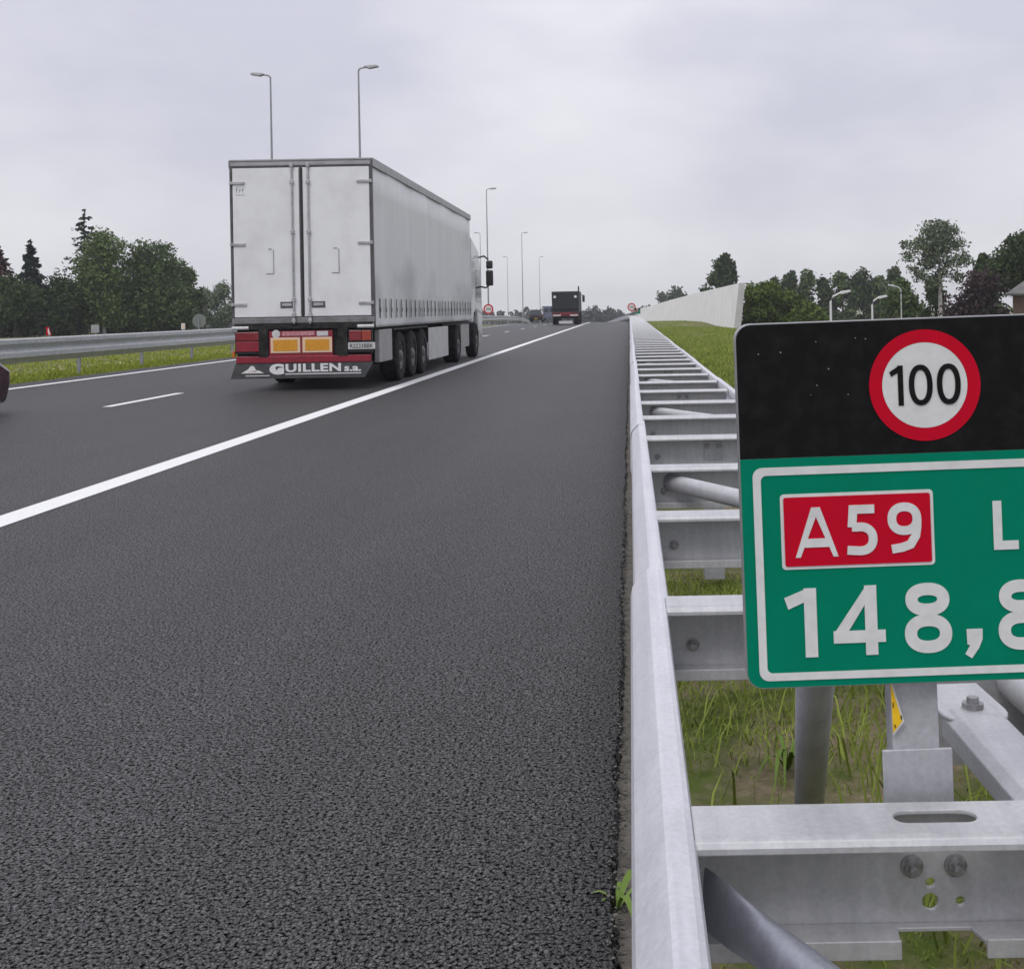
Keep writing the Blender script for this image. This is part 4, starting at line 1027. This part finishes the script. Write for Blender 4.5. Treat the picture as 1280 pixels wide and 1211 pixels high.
L('b', 50, 356, 70, 118, 'dark bushy tree between the two left spruces', 'leaf_dark', 11, name='bushy_tree', n=8000, leaf=.22, low=.0)
L('b', 150, 352, 100, 116, 'dark undergrowth tree behind the pale birch trunk', 'leaf_dark', 12, name='bushy_tree', n=10000, leaf=.22, low=.0)
L('b', 212, 360, 90, 118, 'dark undergrowth tree behind the broad dark tree', 'leaf_dark', 13, name='bushy_tree', n=9000, leaf=.22, low=.0)
# --- right of the wall (lower ground)
ZR = -4.3
L('b', 905, 316, 36, 150, 'narrow dark poplar rising above the pale wall', 'leaf_dark', 20, zb=-5, clumps=[(906,323,6),(900,331,8),(911,334,8),(904,343,12),(914,346,8),(895,350,9),(906,356,12)], name='poplar_tree', n=4200, nb=26, low=.3, leaf=.36, shape=.8)
L('b', 890, 348, 34, 152, 'low dark tree at the foot of the poplar above the wall', 'leaf_dark', 21, zb=-5, name='broadleaf_tree', n=1600)
L('b', 845, 358, 40, 330, 'rounded dark tree top showing over the middle of the wall', 'leaf_dark', 22, zb=-9, leaf=.6, name='broadleaf_tree', n=2600)
L('b', 826, 366, 34, 330, 'lowest dark tree top showing over the far part of the wall', 'leaf_dark', 23, zb=-9, leaf=.6, name='broadleaf_tree', n=2000)
for i, (x, yt, w, lab) in enumerate(((968,349,30,'pine behind the hedge, first from the wall'),(986,345,26,'pine behind the hedge, second from the wall'),(1008,344,30,'pine with dark flat crown above the hedge end'),
        (1029,351,26,'pine just left of the tall pale street lamp'),(1052,343,34,'pine directly behind the tall pale street lamp'),(1078,338,40,'tallest round topped pine of the far wood'),(1098,348,26,'pine at the right end of the far wood'))):
    L('b', x, yt, w*1.35, 165, lab, 'leaf_dark' if i % 2 else 'leaf_broad', 30+i, zb=-4.5, name='pine_tree', n=3000, nb=16, low=.30, leaf=.40, group='pines of the far wood')
L('b', 1116, 338, 34, 120, 'slender tree between the far pines and the birch', 'leaf_grey', 40, zb=ZR, name='broadleaf_tree', n=2400, low=.3)
L('b', 1172, 270, 98, 90, 'tall birch with airy crown and pale trunk behind the kilometre sign', 'leaf_grey', 41, zb=ZR, clumps=[(1163,289,14),(1185,291,13),(1150,306,12),(1172,310,18),(1196,306,11),(1135,320,9),(1131,306,6),(1205,324,10),(1190,328,11),(1160,327,13),(1141,337,7),(1178,340,10),(1176,282,8),(1150,345,9),(1166,352,10),(1196,346,9)], name='birch_tree', bark='birch_bark', n=6200, nb=22, low=.50, leaf=.165, trunk=.24)
L('b', 1128, 350, 66, 88, 'green bushy tree left of the tall birch', 'leaf_broad', 42, zb=ZR, name='bushy_tree', n=7000, leaf=.2, low=.2)
L('b', 1168, 345, 50, 94, 'green tree directly behind the trunk of the tall birch', 'leaf_broad', 43, zb=ZR, name='bushy_tree', n=6000, leaf=.2, low=.2)
L('b', 1222, 342, 92, 76, 'dark copper coloured tree right of the tall birch', 'leaf_copper', 44, zb=ZR, name='copper_beech', n=9000, nb=24, low=.2, leaf=.18)
L('b', 1290, 283, 130, 84, 'big dark broad tree at the right edge', 'leaf_dark', 45, zb=ZR, clumps=[(1287,310,22),(1262,320,16),(1246,334,14),(1230,344,12),(1278,338,22),(1255,350,18),(1272,303,10),(1290,350,24)], name='broadleaf_tree', n=15000, nb=34, low=.2, leaf=.19)
L('b', 1232, 322, 60, 92, 'dark tree sloping down between copper tree and big tree', 'leaf_dark', 46, zb=ZR, name='broadleaf_tree', n=3600, low=.3)
# hedge beside the wall end
hd = empty('hedge', (10.0, 84, -.3), 'bushy rounded green hedge behind the slanted end of the pale wall', 'hedge')
g = np.random.default_rng(77); bl = []
for i in range(70):
    t = g.random()**1.25; x = -1.9+5.2*t; top = 3.35*(1-.62*max(0, t-.35)/.65)
    bl.append((x, g.uniform(-1, 3.0), g.uniform(.2, top-.5), g.uniform(.5,.8), g.uniform(.5,.8), g.uniform(.45,.7)))
quads('foliage', crown_pts(g, bl, 26000), .15, g, M['leaf_hedge'], hd, stretch=2.0)
sm = MB()
for i in range(8): sm.tube([(-1.2+.6*i,.6,-.6),(-1.1+.6*i,.7,1.2)], [.05,.02], 6)
sm.build('stems', M['bark'], hd)
# far-off wood beyond the crest
P = []; g = np.random.default_rng(5)
for i in range(330):
    x = g.uniform(-260, 30); y = 430+g.uniform(-15, 40); h = g.uniform(4.6, 8.0); w = g.uniform(3, 6.5)
    m = 150; q_ = g.normal(size=(m,3)); q_ /= np.linalg.norm(q_, axis=1)[:,None]; q_ *= (g.random(m)**.4)[:,None]
    P.append(np.stack([x+q_[:,0]*w/2, y+q_[:,1]*w/2, -5.2+h*.5+q_[:,2]*h*.52], 1))
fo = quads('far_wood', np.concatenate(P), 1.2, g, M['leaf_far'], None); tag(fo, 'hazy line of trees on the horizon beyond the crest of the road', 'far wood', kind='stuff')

# house at the right edge
hp = at(1322, 352, 70)
ho = empty('brick_house', (hp.x+2.2, 70, ZR), 'brick house with grey tiled roof cut off by the right edge', 'house')
hz = hp.z-ZR
MB().box(-2.6,5.5,0,7,-.2,hz-.6).build('wall', M['brick'], ho)
rf = MB(); rf.prism([(-2.95,hz-.72),(-2.95,hz-.6),(1.45,hz+2.4),(5.85,hz-.6),(5.85,hz-.72),(1.45,hz+2.2)], 'y', -.35, 7.3); rf.build('roof', M['tile'], ho)
MB().prism([(-2.6,hz-.59),(1.45,hz+2.15),(5.5,hz-.59)], 'y', .01, .2).build('gable', M['brick'], ho)
for x in (-1.2, 2.6):
    wf = MB().box(x-.6,x+.6,-.04,-.002,1.1,2.4).build('window', M['sign_white'], ho); MB().box(x-.5,x+.5,-.05,-.041,1.2,2.3).build('pane', M['glass'], wf)
MB().prism([(-2.97,hz-.80),(-2.97,hz-.66),(1.45,hz+2.46),(1.45,hz+2.32)], 'y', -.42, -.36).build('verge_board', M['sign_white'], ho)

# ================================================================ AIR
HAZE = .0004
hb = MB().box(-895, 895, -11.5, 1490, -7.5, 22)
hm = bpy.data.materials.new('haze_air'); hm.use_nodes = True; nt = hm.node_tree; nt.nodes.clear()
ou = nt.nodes.new('ShaderNodeOutputMaterial'); pv = nt.nodes.new('ShaderNodeVolumePrincipled')
pv.inputs['Color'].default_value = (.84,.87,.95,1); pv.inputs['Density'].default_value = HAZE; pv.inputs['Anisotropy'].default_value = .2
nt.links.new(pv.outputs[0], ou.inputs['Volume'])
tag(hb.build('haze', hm), 'thin pale haze over the whole scene', 'haze', kind='stuff')

# ================================================================ SKY, SUN, CAMERA
SUN_EL, SUN_AZ = R(52), R(205)                              # azimuth clockwise from +Y: behind the camera, a little left
w = bpy.data.worlds.new('World'); bpy.context.scene.world = w; w.use_nodes = True; nt = w.node_tree
bg = nt.nodes['Background']; tc = nt.nodes.new('ShaderNodeTexCoord'); D = tc.outputs['Generated']
sky = nt.nodes.new('ShaderNodeTexSky'); sky.sky_type = 'NISHITA'; sky.sun_disc = False; sky.sun_elevation = SUN_EL; sky.sun_rotation = SUN_AZ
sp = nt.nodes.new('ShaderNodeSeparateXYZ'); nt.links.new(D, sp.inputs[0])
mpg = nt.nodes.new('ShaderNodeMapping'); mpg.inputs['Scale'].default_value = (1, 1, 2.2); mpg.inputs['Location'].default_value = (1.3, 2.2, .15); nt.links.new(D, mpg.inputs['Vector'])
n1 = noise_node(nt, mpg.outputs[0], 2.2, 5, .5)
cl = ramp(nt, n1, .40, (5.7,5.66,6.55), .61, (7.6,7.6,8.0))
el = nt.nodes.new('ShaderNodeMapRange'); el.inputs[1].default_value = .0; el.inputs[2].default_value = .9; el.inputs[3].default_value = 1.0; el.inputs[4].default_value = 1.75
nt.links.new(sp.outputs[2], el.inputs[0])
vm = nt.nodes.new('ShaderNodeVectorMath'); vm.operation = 'SCALE'; nt.links.new(cl, vm.inputs[0]); nt.links.new(el.outputs[0], vm.inputs['Scale'])
nt.links.new(mix_col(nt, .93, sky.outputs[0], vm.outputs[0]), bg.inputs['Color']); bg.inputs['Strength'].default_value = .1
sl = bpy.data.lights.new('sun', 'SUN'); sl.energy = 1.1; sl.angle = R(25); sl.color = (1,.97,.93)
so = bpy.data.objects.new('sun', sl); C.objects.link(so)
dirv = Vector((math.sin(SUN_AZ)*math.cos(SUN_EL), math.cos(SUN_AZ)*math.cos(SUN_EL), math.sin(SUN_EL)))
so.rotation_euler = (-dirv).to_track_quat('-Z', 'Y').to_euler()

cd = bpy.data.cameras.new('camera'); cam = bpy.data.objects.new('camera', cd); C.objects.link(cam)
cd.sensor_fit = 'HORIZONTAL'; cd.sensor_width = 36; cd.lens = F/1280*36; cd.clip_start = .05; cd.clip_end = 5000
cd.shift_x = -(PX-640)/1280; cd.shift_y = -(605.5-PY)/1280
cam.matrix_world = Matrix.Translation((0,0,EYE)) @ Matrix.Rotation(R(90), 4, 'X') @ Matrix.Rotation(-TH, 4, 'Z')
sc = bpy.context.scene; sc.camera = cam
sc.view_settings.view_transform = 'Standard'; sc.view_settings.look = 'None'; sc.view_settings.exposure = 0; sc.view_settings.gamma = 1
sc.cycles.use_denoising = True; sc.cycles.max_bounces = 8; sc.cycles.volume_bounces = 1
